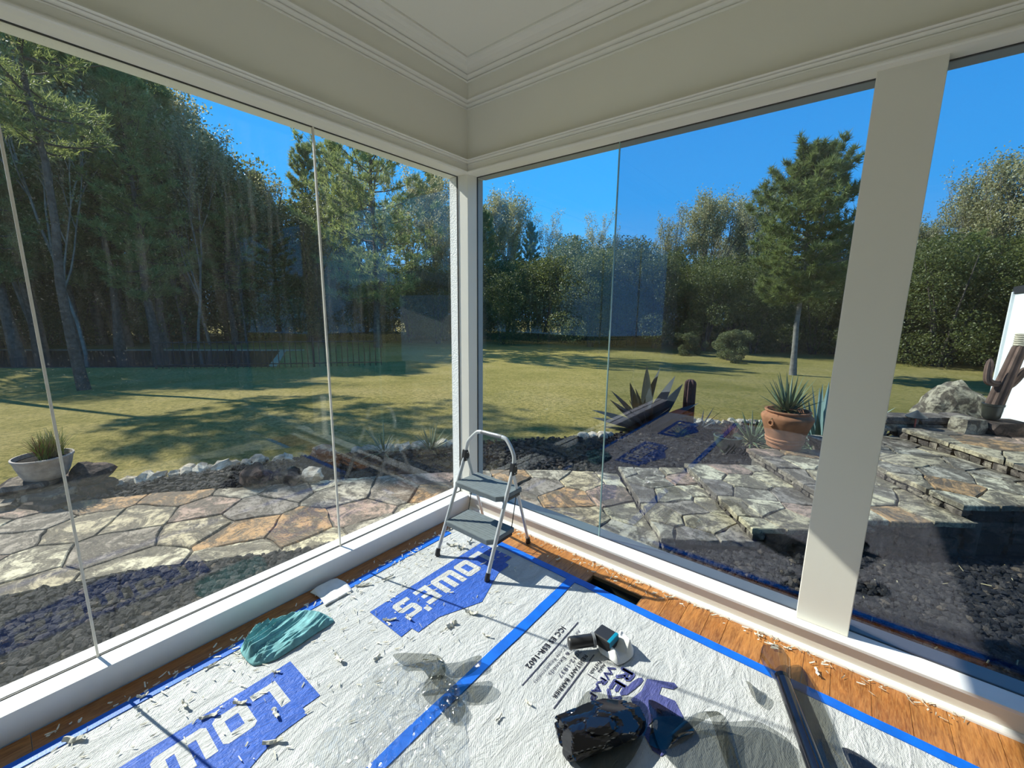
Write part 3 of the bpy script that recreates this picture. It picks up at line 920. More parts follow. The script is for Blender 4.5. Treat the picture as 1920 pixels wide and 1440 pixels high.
# clear liner film heap and smoke film offcuts
def hclear(r_, a, x, y):
    e_ = min(1.0, (1 - r_) * 5)
    return e_ * (0.004 + 0.030 * max(0, ridge(x, y, 8, 3.0)) ** 2 + 0.018 * max(0, ridge(x, y, 21, 1.0)) ** 2)
o = crumple('clear_film', M['clearfilm'], [(0.735, -1.24), (0.80, -1.16), (0.90, -1.10), (1.00, -1.10), (1.10, -1.13), (1.17, -1.22), (1.24, -1.28), (1.30, -1.34), (1.30, -1.50), (1.20, -1.72), (1.00, -1.75), (0.82, -1.62), (0.78, -1.45), (0.70, -1.33)], hclear, n=84, smooth=False)
tag(o, 'crumpled clear plastic liner film heaped on the white sheets', 'plastic film')
def offcut(name, pts, label, h=0.012, curl=(0, 0), mat='smoke', n=26, seed=0.0):
    cx = sum(p[0] for p in pts) / len(pts)
    cy = sum(p[1] for p in pts) / len(pts)
    o = crumple(name, M[mat], pts, lambda r_, a, x, y: 0.003 + h * (0.5 + 0.5 * math.sin(a * 4 * PI + seed)) * r_ ** 2 + curl[0] * max(0, (x - cx)) + curl[1] * max(0, (y - cy)), n=n)
    return tag(o, label, 'window film', 'film offcuts on the sheet')
offcut('film_offcut', [(0.735, -1.222), (0.775, -1.17), (0.865, -1.085), (0.905, -1.085), (0.965, -1.13), (0.99, -1.17), (0.94, -1.19), (0.86, -1.17), (0.80, -1.215)], 'smoke tinted film offcut with a rounded corner, leftmost by the seam tape', 0.03, seed=1.0)
offcut('film_offcut', [(0.935, -1.125), (0.955, -1.06), (0.985, -1.0), (1.03, -0.985), (1.055, -1.02), (1.03, -1.08), (0.99, -1.14)], 'smoke tinted film offcut standing like a round petal left of the seam tape', 0.03, seed=2.0)
offcut('film_offcut', [(1.02, -1.16), (1.06, -1.10), (1.12, -1.045), (1.155, -1.05), (1.165, -1.10), (1.15, -1.135), (1.10, -1.17), (1.06, -1.19)], 'smoke tinted film offcut like a petal right of the seam tape', 0.02, seed=3.0)
offcut('film_offcut', [(1.03, -1.20), (1.07, -1.165), (1.135, -1.185), (1.155, -1.225), (1.135, -1.25), (1.09, -1.255), (1.05, -1.245)], 'smallest smoke tinted film offcut nearest the camera over the seam tape', 0.015, seed=4.0)
offcut('film_offcut', [(0.945, -1.24), (0.935, -1.20), (0.98, -1.15), (1.03, -1.13), (1.05, -1.17), (1.02, -1.235), (0.98, -1.255)], 'dark doubled smoke film offcut crossing the seam tape', 0.03, seed=5.0)

# black film bundle: a crushed, many-sided wad
rb = random.Random(17)
planes = []
for k in range(30):
    d_ = Vector((rb.gauss(0, 1), rb.gauss(0, 1), rb.gauss(0, 0.8))).normalized()
    planes.append((d_, rb.uniform(0.66, 1.02)))
bm = bmesh.new()
bmesh.ops.create_icosphere(bm, subdivisions=5, radius=1.0)
for v in bm.verts:
    c_ = v.co.normalized()
    k = min(h_ / max(1e-4, c_.dot(d_)) for d_, h_ in planes if c_.dot(d_) > 0.05)
    k = min(k, 1.2) * (1 - 0.10 * max(0, 1 - abs(noise.noise(c_ * 1.3 + Vector((2, 0, 1)))) * 9))
    v.co = Vector((c_.x * 0.098 * k, c_.y * 0.175 * k, max(-0.040, c_.z * 0.066 * k)))
o = MB().addbm(bm).build('film_bundle', M['blackfilm'], None, False, loc=(1.570, -0.940, 0.046), rot=(0, 0, math.radians(-36)))
tag(o, 'crumpled glossy black wad of used window film over the violet print', 'film bundle')
offcut('film_sheet', [(1.455, -0.865), (1.465, -0.835), (1.53, -0.80), (1.61, -0.735), (1.655, -0.735), (1.69, -0.80), (1.70, -0.92), (1.69, -1.02), (1.62, -1.10), (1.52, -1.08), (1.475, -1.03), (1.455, -0.94)], 'smoke film sheet spread under the crumpled black film bundle', 0.02, seed=0.5, n=34)
offcut('film_sheet', [(1.66, -0.725), (1.72, -0.705), (1.80, -0.70), (1.83, -0.735), (1.80, -0.80), (1.775, -0.86), (1.72, -0.87), (1.70, -0.80)], 'dark angular film sheet covering the violet emblem', 0.02, seed=1.5, n=30, mat='darkfilm')
offcut('film_sheet', [(1.70, -0.78), (1.80, -0.68), (1.865, -0.645), (1.93, -0.60), (2.00, -0.55), (2.10, -0.56), (2.14, -0.66), (2.10, -0.80), (1.99, -0.88), (1.86, -0.90), (1.76, -0.88)], 'broad smoke film sheet with curled edge at the bottom of the view', 0.016, seed=2.5, n=44)
# curled band lying over it
V, F = [], []
pth = smooth_path([(1.775, -0.80, 0.01), (1.825, -0.70, 0.035), (1.868, -0.652, 0.05), (1.90, -0.66, 0.035), (1.955, -0.745, 0.012), (2.02, -0.86, 0.010)], 6)
for i, p in enumerate(pth):
    w_ = 0.016 + 0.012 * math.sin(i / len(pth) * PI)
    V += [(p.x - w_, p.y - w_ * 0.4, p.z), (p.x + w_ * 0.4, p.y + w_ * 0.2, p.z + 0.014), (p.x + w_, p.y + w_ * 0.4, p.z + 0.004)]
for i in range(len(pth) - 1):
    a = i * 3
    F += [(a, a + 3, a + 4, a + 1), (a + 1, a + 4, a + 5, a + 2)]
tag(link('film_strip', np_mesh('film_strip', V, F, M['smoke'], True)), 'narrow curled smoke film strip looping over the broad film sheet', 'window film', 'film offcuts on the sheet')

# roll of dark film pointing at the camera
rl = empty('film_roll', (2.10, -0.45, 0.0))
tag(rl, 'long dark roll of window film with a flared clear end on the oak boards', 'film roll')
pa, pb = Vector((2.045, -0.285, 0.036)) - Vector(rl.location), Vector((2.33, -1.02, 0.036)) - Vector(rl.location)
MB().tube([pa, pa.lerp(pb, .3), pb], [0.0265, 0.0275, 0.030], 24).build('roll', M['blackfilm'], rl, True)
dir_ = (pa - pb).normalized()
sd_ = Vector((-dir_.y, dir_.x, 0))
V, F = [], []
for i in range(7):
    f_ = i / 6
    rr = 0.0275 + 0.030 * f_
    for k in range(15):
        an = -0.22 * PI + 1.44 * PI * k / 14
        tip = 0.16 - 0.075 * abs(k - 7) / 7 + 0.012 * math.sin(k * 1.7)
        c_ = pa - dir_ * 0.02 + dir_ * (tip * f_) + sd_ * (math.cos(an) * rr * 1.05)
        V.append((c_.x, c_.y, max(0.004, 0.036 + rr * math.sin(an) * (1 - 0.35 * f_))))
for i in range(6):
    for k in range(14):
        a = i * 15 + k
        F.append((a, a + 1, a + 16, a + 15))
link('flared_end', np_mesh('flared_end', V, F, M['smoke'], True), rl)
offcut('film_sheet', [(2.055, -0.20), (2.10, -0.15), (2.16, -0.25), (2.21, -0.36), (2.235, -0.43), (2.26, -0.52), (2.30, -0.62), (2.24, -0.68), (2.17, -0.56), (2.11, -0.42), (2.07, -0.30)], 'loose smoke film flap lying along the right side of the dark roll', 0.012, seed=0.2, n=36)
offcut('film_sheet', [(2.245, -0.465), (2.30, -0.455), (2.36, -0.475), (2.42, -0.54), (2.42, -0.62), (2.36, -0.62), (2.29, -0.56)], 'dark film scrap at the lower right beside the roll', 0.008, mat='darkfilm', seed=0.9)
offcut('film_offcut', [(1.935, -0.385), (1.95, -0.372), (1.985, -0.385), (2.012, -0.40), (2.008, -0.455), (1.985, -0.448), (1.962, -0.43)], 'small folded smoke film tab at the left side of the dark roll', 0.012, seed=1.9)

# larger paint scraps, one by one
def scrap_mesh(L_, W_, curl, seed):
    V, F = [], []
    n_ = 6
    for i in range(n_ + 1):
        u = i / n_ - 0.5
        ww = W_ * (0.6 + 0.4 * noise.noise((seed, i * 0.9, 0.0)))
        z = curl * (u * 2) ** 2 + 0.004 + 0.004 * noise.noise((seed * 3, i * 0.7, 2.0))
        yj = 0.3 * W_ * noise.noise((seed, i * 0.8, 5.0))
        V += [(u * L_, yj - ww / 2, z), (u * L_, yj, z + 0.25 * W_), (u * L_, yj + ww / 2, z)]
    for i in range(n_):
        a = i * 3
        F += [(a, a + 3, a + 4, a + 1), (a + 1, a + 4, a + 5, a + 2)]
    nv = len(V)
    V += [(x, y, max(0.0, z - 0.003)) for x, y, z in V]
    F += [tuple(reversed([k + nv for k in f])) for f in F]
    return np_mesh('scrap', V, F, M['scrap'])
big = [(0.345, -0.43, .075, .05, .02), (0.275, -0.44, .10, .05, .02), (0.19, -1.02, .12, .03, .008), (0.24, -0.90, .10, .02, .01), (0.795, -0.80, .09, .045, .02), (0.775, -0.92, .075, .065, .012), (0.52, -1.085, .09, .03, .012), (0.585, -1.02, .06, .025, .02), (0.545, -1.36, .085, .04, .015), (0.665, -1.255, .05, .03, .008), (0.45, -1.705, .07, .03, .02), (0.60, -1.64, .07, .035, .015), (0.70, -1.69, .09, .035, .02), (0.42, -1.80, .08, .03, .015), (0.30, -1.84, .06, .03, .02), (0.13, -1.93, .05, .03, .02), (0.165, -1.72, .07, .02, .01), (0.25, -1.55, .06, .02, .01), (0.41, -1.56, .05, .02, .01), (1.25, -1.13, .05, .015, .01), (1.30, -1.01, .045, .022, .006), (0.16, -2.12, .08, .05, .02), (0.95, -0.86, .06, .02, .01), (0.88, -0.14, .05, .02, .01), (1.93, -0.05, .05, .02, .006), (1.99, -0.075, .06, .02, .006), (2.05, -0.05, .05, .015, .006), (1.52, -0.05, .07, .02, .01), (2.16, -0.13, .06, .03, .006), (0.335, -0.345, .06, .04, .03)]
for k, (x, y, L_, W_, cu_) in enumerate(big):
    o = link('paint_scrap', scrap_mesh(L_ * 0.72, W_ * 0.62, cu_ * 0.45, k * 1.37 + 0.5), None, (x, y, 0.0052), (0, 0, random.uniform(0, PI)))
    if y > -0.24: where = 'on the oak boards along the right glass wall'
    elif x < 0.38 and y > -0.6: where = 'beside the left foot of the step ladder'
    elif x < 0.32 and y > -1.2: where = 'on the sheet edge near the folded paper towel'
    elif x < 0.32: where = 'on the sheet edge before the cloth'
    elif x > 1.06: where = 'on the printed sheet right of the seam tape'
    elif y > -1.2: where = 'on or beside the far blue logo'
    elif y > -1.45: where = 'on the white sheet between the two blue logos'
    else: where = 'on or beside the near blue logo'
    tag(o, 'curled cream scrap of peeled paint lying ' + where, 'scrap', 'peeled scraps ' + where)
# fine shavings, too many and small to count
mb = MB()
for k in range(620):
    if k < 420:
        x = abs(random.gauss(0.0, 0.16)) + 0.06
        y = random.uniform(-2.4, -0.25)
        if random.random() < 0.4: x, y = random.uniform(0.1, 0.9), random.uniform(-1.9, -0.3)
    else:
        x, y = random.uniform(0.2, 2.6), -abs(random.gauss(0, 0.045)) - 0.022
    L_, W_ = random.uniform(0.006, 0.032), random.uniform(0.0015, 0.005)
    an = random.uniform(0, PI)
    dx, dy = math.cos(an) * L_, math.sin(an) * L_
    nx, ny = -math.sin(an) * W_, math.cos(an) * W_
    z = 0.0058 + random.uniform(0, 0.003)
    mb.add([(x, y, z), (x + dx, y + dy, z + 0.003), (x + dx + nx, y + dy + ny, z + 0.004), (x + nx, y + ny, z + 0.002), (x + dx * .5, y + dy * .5, z - 0.003)], [(0, 1, 2, 3), (0, 4, 1), (2, 4, 3), (1, 4, 2), (3, 4, 0)])
o = mb.build('fine_shavings', M['scrap'])
tag(o, 'fine white shavings and paint flakes strewn over sheets and boards', 'debris', kind='stuff')

# ================================================================== GROUND
def gz(x, y):
    if x < 0 and y < 0: d = -x
    elif x >= 0: d = max(0.0, y)
    else: d = math.hypot(x, y)
    return max(-0.80, -0.16 - 0.065 * max(0.0, d - 5.0))
ax = sorted(set([-70, -55, -45, -38] + [-32 + k for k in range(32)] + [-0.16] + [k * 1.0 for k in range(0, 12)] + [14, 18, 24, 32]))
ay = sorted(set([-30, -20, -12] + [-8 + k for k in range(8)] + [0.16] + [k * 1.0 for k in range(1, 36)] + [40, 48, 60]))
V, F, idx = [], [], {}
for j, y in enumerate(ay):
    for i, x in enumerate(ax):
        idx[i, j] = len(V)
        V.append((x, y, gz(x, y)))
for j in range(len(ay) - 1):
    for i in range(len(ax) - 1):
        if ax[i] >= -0.17 and ay[j + 1] <= 0.17: continue
        F.append((idx[i, j], idx[i + 1, j], idx[i + 1, j + 1], idx[i, j + 1]))
struct(link('lawn', np_mesh('lawn', V, F, M['lawn'], True)), 'mown yellow green lawn sloping down to the woods')

BED = [(-3.2, -4.3), (-3.1, -2.6), (-2.97, -1.65), (-2.87, -1.26), (-2.72, -0.78), (-2.45, -0.15), (-1.9, 0.7), (-1.1, 1.8), (-0.42, 2.62), (0.05, 3.5), (0.42, 4.1), (0.98, 4.72), (1.9, 5.3), (3.0, 5.3), (4.2, 4.6), (6.0, 3.0), (6.0, 0.17), (-0.165, 0.17), (-0.165, -4.3)]
PATH = [(-1.46, -4.2), (-1.44, -2.27), (-1.11, -1.63), (-0.63, -1.0), (-0.34, -0.35), (-0.22, 0.22), (0.2, 0.24), (0.75, 0.26), (1.27, 0.52), (1.22, 0.70), (0.95, 1.02), (0.45, 1.66), (0.2, 1.55), (-0.15, 1.30), (-0.55, 0.95), (-1.2, 0.25), (-1.91, -0.69), (-2.44, -1.35), (-3.03, -2.23), (-3.15, -4.2)]
def inside(px, py, poly):
    px, py = np.asarray(px), np.asarray(py)
    r_ = np.zeros(px.shape, bool)
    n_ = len(poly)
    for i in range(n_):
        x0, y0 = poly[i]
        x1_, y1_ = poly[(i + 1) % n_]
        c_ = ((y0 > py) != (y1_ > py)) & (px < (x1_ - x0) * (py - y0) / ((y1_ - y0) or 1e-9) + x0)
        r_ ^= c_
    return r_
bm = bmesh.new()
bm.faces.new([bm.verts.new((x, y, -0.150)) for x, y in BED])
bmesh.ops.triangulate(bm, faces=bm.faces[:])
bmesh.ops.recalc_face_normals(bm, faces=bm.faces[:])
for f in bm.faces:
    if f.normal.z < 0: f.normal_flip()
struct(MB().addbm(bm).build('planting_bed', M['soil']), 'dark soil bed wrapping the glass corner')

# ------------------------------------------------------------------ flagstones by clipped Voronoi cells
def clip(poly, px, py, nx, ny):
    out = []
    n_ = len(poly)
    for i in range(n_):
        a, b_ = poly[i], poly[(i + 1) % n_]
        da = (a[0] - px) * nx + (a[1] - py) * ny
        db = (b_[0] - px) * nx + (b_[1] - py) * ny
        if da <= 0: out.append(a)
        if (da < 0 < db) or (db < 0 < da):
            t_ = da / (da - db)
            out.append((a[0] + (b_[0] - a[0]) * t_, a[1] + (b_[1] - a[1]) * t_))
    return out
def cells(poly, seeds):
    res = []
    for i, s_ in enumerate(seeds):
        c_ = list(poly)
        for j, q_ in enumerate(seeds):
            if i == j or (s_[0] - q_[0]) ** 2 + (s_[1] - q_[1]) ** 2 > 2.6: continue
            dx, dy = q_[0] - s_[0], q_[1] - s_[1]
            c_ = clip(c_, (s_[0] + q_[0]) / 2, (s_[1] + q_[1]) / 2, dx, dy)
            if len(c_) < 3: break
        if len(c_) >= 3:
            ar = abs(sum(c_[k][0] * c_[(k + 1) % len(c_)][1] - c_[(k + 1) % len(c_)][0] * c_[k][1] for k in range(len(c_)))) / 2
            if ar > 0.004: res.append(c_)
    return res
def sample(poly, dmin, tries=3000, aspect=None):
    xs_ = [p[0] for p in poly]
    ys_ = [p[1] for p in poly]
    out = []
    for _ in range(tries):
        x, y = random.uniform(min(xs_), max(xs_)), random.uniform(min(ys_), max(ys_))
        if not inside(x, y, poly): continue
        dd = dmin * random.uniform(0.75, 1.25)
        if all((x - a) ** 2 + (y - b_) ** 2 > dd * dd for a, b_ in out):
            out.append((x, y))
    return out
def slab(parent, poly, ztop, thick, name='flagstone', mat='flag', joint=0.008):
    cx = sum(p[0] for p in poly) / len(poly)
    cy = sum(p[1] for p in poly) / len(poly)
    pts = []
    n_ = len(poly)
    for i in range(n_):
        a, b_ = Vector(poly[i]), Vector(poly[(i + 1) % n_])
        L_ = (b_ - a).length
        if L_ < 0.012: continue
        k = max(1, min(5, int(L_ / 0.075)))
        for q_ in range(k):
            p = a.lerp(b_, q_ / k)
            j = 0.011 if q_ else 0.004
            p = p + Vector((random.uniform(-j, j), random.uniform(-j, j)))
            d_ = Vector((cx, cy)) - p
            p = p + d_.normalized() * min(joint, d_.length * 0.3)
            pts.append((p.x - cx, p.y - cy))
    if len(pts) < 3: return
    me = MB().prism(pts, -thick, 0.0, 0.006).mesh(name, M[mat])
    return link(name, me, parent, (cx, cy, ztop + random.uniform(-0.004, 0.004)), (random.uniform(-.008, .008), random.uniform(-.008, .008), 0))

pth = struct(empty('flagstone_path', (-1.0, -0.5, -0.15)), 'irregular flagstone path curving round the glass corner')
def place_slab(parent, *a, **k):
    o = slab(None, *a, **k)
    if o:
        o.parent = parent
        o.location = Vector(o.location) - Vector(parent.location)
bm = bmesh.new()
bm.faces.new([bm.verts.new((x, y, -0.137)) for x, y in PATH])
bmesh.ops.triangulate(bm, faces=bm.faces[:])
for f in bm.faces:
    f.normal_update()
    if f.normal.z < 0: f.normal_flip()
onto(MB().addbm(bm).build('mortar_bed', M['mortar']), pth)
for c_ in cells(PATH, sample(PATH, 0.36)):
    place_slab(pth, c_, -0.122, 0.03)

# ------------------------------------------------------------------ broad stone stair, five risers
NX, NY, TX, TY = 0.8, 0.6, 0.6, -0.8
def W(n_, t_): return (n_ * NX + t_ * TX, n_ * NY + t_ * TY)
stair = struct(empty('stone_steps', (*W(2.8, -0.4), -0.15)), 'broad flagstone steps climbing away to the right beyond the glass')
ns = [1.38, 1.99, 2.70, 3.42, 4.32, 6.4]
zs = [-0.055, 0.03, 0.12, 0.22, 0.33]
tb = [-1.06, -0.98, -1.22, -1.40, -1.50]
tf = [0.27, 0.26, 0.27, 0.21, 0.30]
def block(parent, c_, half, rz, name='riser_stone', mat='rise'):
    bm = bmesh.new()
    bmesh.ops.create_cube(bm, size=2.0)
    bmesh.ops.subdivide_edges(bm, edges=bm.edges[:], cuts=1, use_grid_fill=True)
    for v in bm.verts:
        k = 0.86 if sum(abs(q_) > 0.9 for q_ in v.co) == 3 else (0.94 if sum(abs(q_) > 0.9 for q_ in v.co) == 2 else 1.0)
        j = Vector((random.uniform(-.1, .1), random.uniform(-.1, .1), random.uniform(-.1, .1)))
        v.co = Vector(((v.co.x * k + j.x) * half[0], (v.co.y * k + j.y) * half[1], (v.co.z * k + j.z) * half[2]))
    o = MB().addbm(bm).build(name, M[mat], None, False)
    o.rotation_euler = (0, 0, rz)
    o.parent = parent
    o.location = Vector(c_) - Vector(parent.location)
    return o
rzt = math.atan2(TY, TX)
for k in range(5):
    n0, n1_ = ns[k], ns[k + 1]
    core = [W(n0 + 0.05, tb[k]), W(n1_ + 0.1, tb[k]), W(n1_ + 0.1, tf[k] - 0.04), W(n0 + 0.05, tf[k] - 0.04)]
    onto(MB().prism(core, -0.3, zs[k] - 0.02).build('mortar_core', M['mortar']), stair)
    reg = [W(n0 - 0.02, tb[k] - 0.02), W(n1_ + 0.02, tb[k] - 0.02), W(n1_ + 0.02, tf[k]), W(n0 - 0.02, tf[k])]
    for c_ in cells(reg, sample(reg, 0.27 if k < 4 else 0.36, 1500)):
        place_slab(stair, c_, zs[k], 0.038)
    zb = -0.15 if k == 0 else zs[k - 1]
    t_ = tb[k]
    while t_ < tf[k] - 0.03:
        L_ = min(random.uniform(0.07, 0.17), tf[k] - t_)
        hz = (zs[k] - 0.03 - zb) / 2
        rows = 1 if random.random() < 0.6 else 2
        for r_ in range(rows):
            cxy = W(n0 + 0.045 + random.uniform(-.008, .008), t_ + L_ / 2)
            block(stair, (cxy[0], cxy[1], zb + hz * (2 * r_ + 1) / rows), (L_ / 2 - 0.004, 0.045, hz / rows * 0.98), rzt)
        t_ += L_
    # near end of each step, its shade put into a darker stone colour
    n_ = n0 + 0.06
    while n_ < n1_ and k >= 1:
        L_ = min(random.uniform(0.14, 0.30), n1_ + 0.05 - n_)
        hh = zs[k] - 0.04 + 0.16
        rows = max(1, round(hh / 0.09))
        for r_ in range(rows):
            cxy = W(n_ + L_ / 2 + random.uniform(-.02, .02), tf[k] - 0.06 + random.uniform(-.006, .006))
            block(stair, (cxy[0], cxy[1], -0.16 + hh * (r_ + 0.5) / rows), (0.05, L_ / 2 - 0.002, hh / rows / 2), rzt, 'riser_stone', 'darkrock_and_shade')
        n_ += L_

# ------------------------------------------------------------------ black lava gravel
STAIR = [W(1.36, -1.05), W(3.42, -1.3), W(4.3, -1.5), W(6.3, -1.5), W(6.3, 0.28), W(1.36, 0.28)]
N = 34000
px = rng.uniform(-3.2, 6.0, N)
py = rng.uniform(-4.2, 5.4, N)
ok = inside(px, py, BED) & ~inside(px, py, PATH) & ~inside(px, py, STAIR)
px, py = px[ok], py[ok]
nearh = (py > 0.17) & (py < 2.4) & (px > 1.2) & (px < 4.4)
ex = 13000
qx, qy = rng.uniform(1.1, 4.3, ex), rng.uniform(0.19, 2.1, ex)
qx, qy = np.r_[qx, rng.uniform(-1.6, -0.17, 7000)], np.r_[qy, rng.uniform(-2.8, 0.2, 7000)]
qx, qy = np.r_[qx, rng.uniform(-3.0, 0.4, 6000)], np.r_[qy, rng.uniform(-1.9, 2.9, 6000)]
ok = inside(qx, qy, BED) & ~inside(qx, qy, PATH) & ~inside(qx, qy, STAIR)
px, py = np.r_[px, qx[ok]], np.r_[py, qy[ok]]
bm = bmesh.new()
bmesh.ops.create_icosphere(bm, subdivisions=1, radius=1.0)
ico = np.array([v.co[:] for v in bm.verts])
icf = np.array([[v.index for v in f.verts] for f in bm.faces])
bm.free()
K = len(px)
sz = rng.uniform(0.011, 0.026, K)
jit = 1 + rng.uniform(-0.35, 0.35, (K, len(ico), 3))
an = rng.uniform(0, 2 * PI, K)
P = ico[None] * jit * sz[:, None, None] * np.array([1.2, 1.0, 0.75])
ca, sa = np.cos(an)[:, None], np.sin(an)[:, None]
Q = np.stack([P[..., 0] * ca - P[..., 1] * sa + px[:, None], P[..., 0] * sa + P[..., 1] * ca + py[:, None], P[..., 2] - 0.140 + rng.uniform(0, 0.022, K)[:, None]], -1)
Fg = (icf[None] + (np.arange(K) * len(ico))[:, None, None]).reshape(-1, 3)
o = link('lava_gravel', np_mesh('lava_gravel', Q.reshape(-1, 3), Fg, M['lava']))
tag(o, 'black lava rock gravel filling the beds round the glass corner', 'gravel', kind='stuff')
# pale twigs and leaf litter on the gravel
mb = MB()
for k in range(90):
    x, y = random.uniform(1.3, 4.0), random.uniform(0.25, 1.9)
    if inside(x, y, STAIR) or inside(x, y, PATH): continue
    L_ = random.uniform(0.01, 0.05)
    an_ = random.uniform(0, 2 * PI)
    mb.tube([(x, y, -0.112), (x + math.cos(an_) * L_, y + math.sin(an_) * L_, -0.106 + random.uniform(0, .01))], random.uniform(0.0015, 0.004), 4)
tag(mb.build('leaf_litter', M['straw']), 'pale twigs and leaf bits strewn on the black gravel', 'litter', kind='stuff')

# ------------------------------------------------------------------ rocks
def rock_mesh(name, mat, seed, rough=0.35, sub=2, flat=0.7):
    bm = bmesh.new()
    bmesh.ops.create_icosphere(bm, subdivisions=sub, radius=1.0)
    for v in bm.verts:
        c_ = v.co.copy()
        k = 1 + rough * noise.noise(c_ * 1.1 + Vector((seed * 7.1, seed * 3.3, 0))) + rough * 0.5 * noise.noise(c_ * 2.7 + Vector((0, seed * 5.0, 2)))
        v.co = Vector((c_.x * k, c_.y * k, c_.z * k * flat))
    return MB().addbm(bm).mesh(name, M[mat])
wr = [rock_mesh('edging_rock', 'white', k + 1, 0.5, 2, 0.75) for k in range(6)]
edge = [(-3.12, -2.45), (-2.99, -1.65), (-2.89, -1.26), (-2.74, -0.78), (-2.47, -0.15)]
edge2 = [(-0.44, 2.58), (-0.12, 2.9)]
edge3 = [(0.40, 4.15), (0.70, 4.45), (0.98, 4.70), (1.35, 4.9), (1.75, 5.1)]
edge4 = [(-2.1, 0.35), (-1.75, 0.85), (-1.3, 1.5)]
def along(pl, step):
    out = []
    for a, b_ in zip(pl[:-1], pl[1:]):
        a, b_ = Vector(a), Vector(b_)
        k = max(1, int((b_ - a).length / step))
        out += [a.lerp(b_, q_ / k) for q_ in range(k)]
    return out
for li, (pl, lab, grp) in enumerate(((edge, 'white quartz edging rock between black gravel and lawn beyond the left glass', 'white edging rocks left of the corner'), (edge2, 'white edging rock at the foot of the big dark agave', 'white edging rocks by the agave'), (edge3, 'cream edging rock in the row behind the cactus and pots', 'cream edging rocks behind the pots'), (edge4, 'pale brown edging rock behind the bed straight beyond the corner', 'edging rocks beyond the corner'))):
    for p in along(pl, 0.095):
        o = link('edging_rock', random.choice(wr), None, (p.x + random.uniform(-.03, .03), p.y + random.uniform(-.03, .03), -0.125), (random.uniform(-.4, .4), random.uniform(-.4, .4), random.uniform(0, 6)))
        s_ = random.uniform(0.045, 0.085)
        o.scale = (s_ * 1.3, s_, s_ * 1.1)
        tag(o, lab, 'rock', grp)
def rock(name, mat, loc, sc, label, seed, cat='rock', rough=0.4, sub=3, rz=0.0, flat=0.7, group=None):
    return tag(link(name, rock_mesh(name, mat, seed, rough, sub, flat), None, loc, (0, 0, rz), sc), label, cat, group)
rock('brown_rock', 'darkrock_and_shade', (-2.02, -0.74, -0.06), (0.17, 0.12, 0.17), 'dark brown rock sitting in the gravel beyond the left pane', 3.3)
rock('brown_rock', 'darkrock_and_shade', (-1.85, -0.52, -0.09), (0.16, 0.09, 0.1), 'flat blackish rock right beside the dark brown rock', 4.1)
rock('pale_rock', 'white', (-1.72, -0.36, -0.08), (0.11, 0.09, 0.12), 'single pale rock standing in the gravel', 5.2)
rock('red_rock', 'boulder', (-2.25, 0.02, -0.09), (0.2, 0.12, 0.11), 'long tan rock at the lawn edge behind the glass joint', 6.7)
rock('boulder', 'boulder', (*W(5.65, -2.25), 0.27), (0.30, 0.27, 0.50), 'big mottled boulder beside the white shed wall', 2.4, 'boulder', 0.35, 4, 0.5, 0.8)
# low stone wall behind the top terrace
lw_ = empty('low_stone_wall', (*W(4.75, -1.5), 0.33))
tag(lw_, 'low dry stone wall of dark slabs behind the top step', 'stone wall')
for r_ in range(2):
    n_ = 4.15
    while n_ < 5.05:
        L_ = random.uniform(0.18, 0.4)
        cxy = W(n_ + L_ / 2, -1.52 + random.uniform(-.02, .02))
        block(lw_, (cxy[0], cxy[1], 0.33 - 0.05 + 0.085 * r_ + 0.03), (0.11, L_ / 2, 0.042), rzt, 'wall_stone', 'rise' if r_ else 'flag')
        n_ += L_ + 0.005
sl = empty('stone_bench', (*W(4.98, -1.30), 0.33))
tag(sl, 'stone block under the potted ribbed cactus on the top terrace', 'stone block')
cxy = W(4.86, -1.26)
block(sl, (cxy[0], cxy[1], 0.40), (0.10, 0.11, 0.075), rzt, 'pale_block', 'boulder')
cxy = W(5.16, -1.22)
block(sl, (cxy[0], cxy[1], 0.395), (0.12, 0.19, 0.07), rzt, 'dark_block', 'darkrock_and_shade')

# ------------------------------------------------------------------ blades for yucca, agave, grass
def blade(L_, w_, d0, bend, seg=6, thick=0.12, keel=0.25, spine=True):
    """tapering channelled leaf from the origin; d0 = (azimuth, elevation), bend in radians over its length"""
    az, el = d0
    V, F = [], []
    p = Vector((0, 0, 0))
    for i in range(seg + 1):
        u = i / seg
        prof_ = (0.62 + 1.1 * u - 0.2 * u * u) if u < 0.35 else (0.98 * (1 - ((u - 0.35) / 0.65) ** 1.7))
        hw = max(0.0006, w_ / 2 * prof_)
        e_ = el - bend * u
        dr_ = Vector((math.cos(az) * math.cos(e_), math.sin(az) * math.cos(e_), math.sin(e_)))
        side = Vector((-math.sin(az), math.cos(az), 0))
        nrm = dr_.cross(side) * -1
        V += [p + side * hw, p - nrm * (-hw * keel * -1) * 0 + nrm * (-hw * keel), p - side * hw, p - nrm * (hw * keel + hw * thick * 2)]
        p = p + dr_ * (L_ / seg)
    for i in range(seg):
        a = i * 4
        for k in range(4):
            F.append((a + k, a + (k + 1) % 4, a + 4 + (k + 1) % 4, a + 4 + k))
    F.append((0, 3, 2, 1))
    a = seg * 4
    F.append((a, a + 1, a + 2, a + 3))
    return V, F
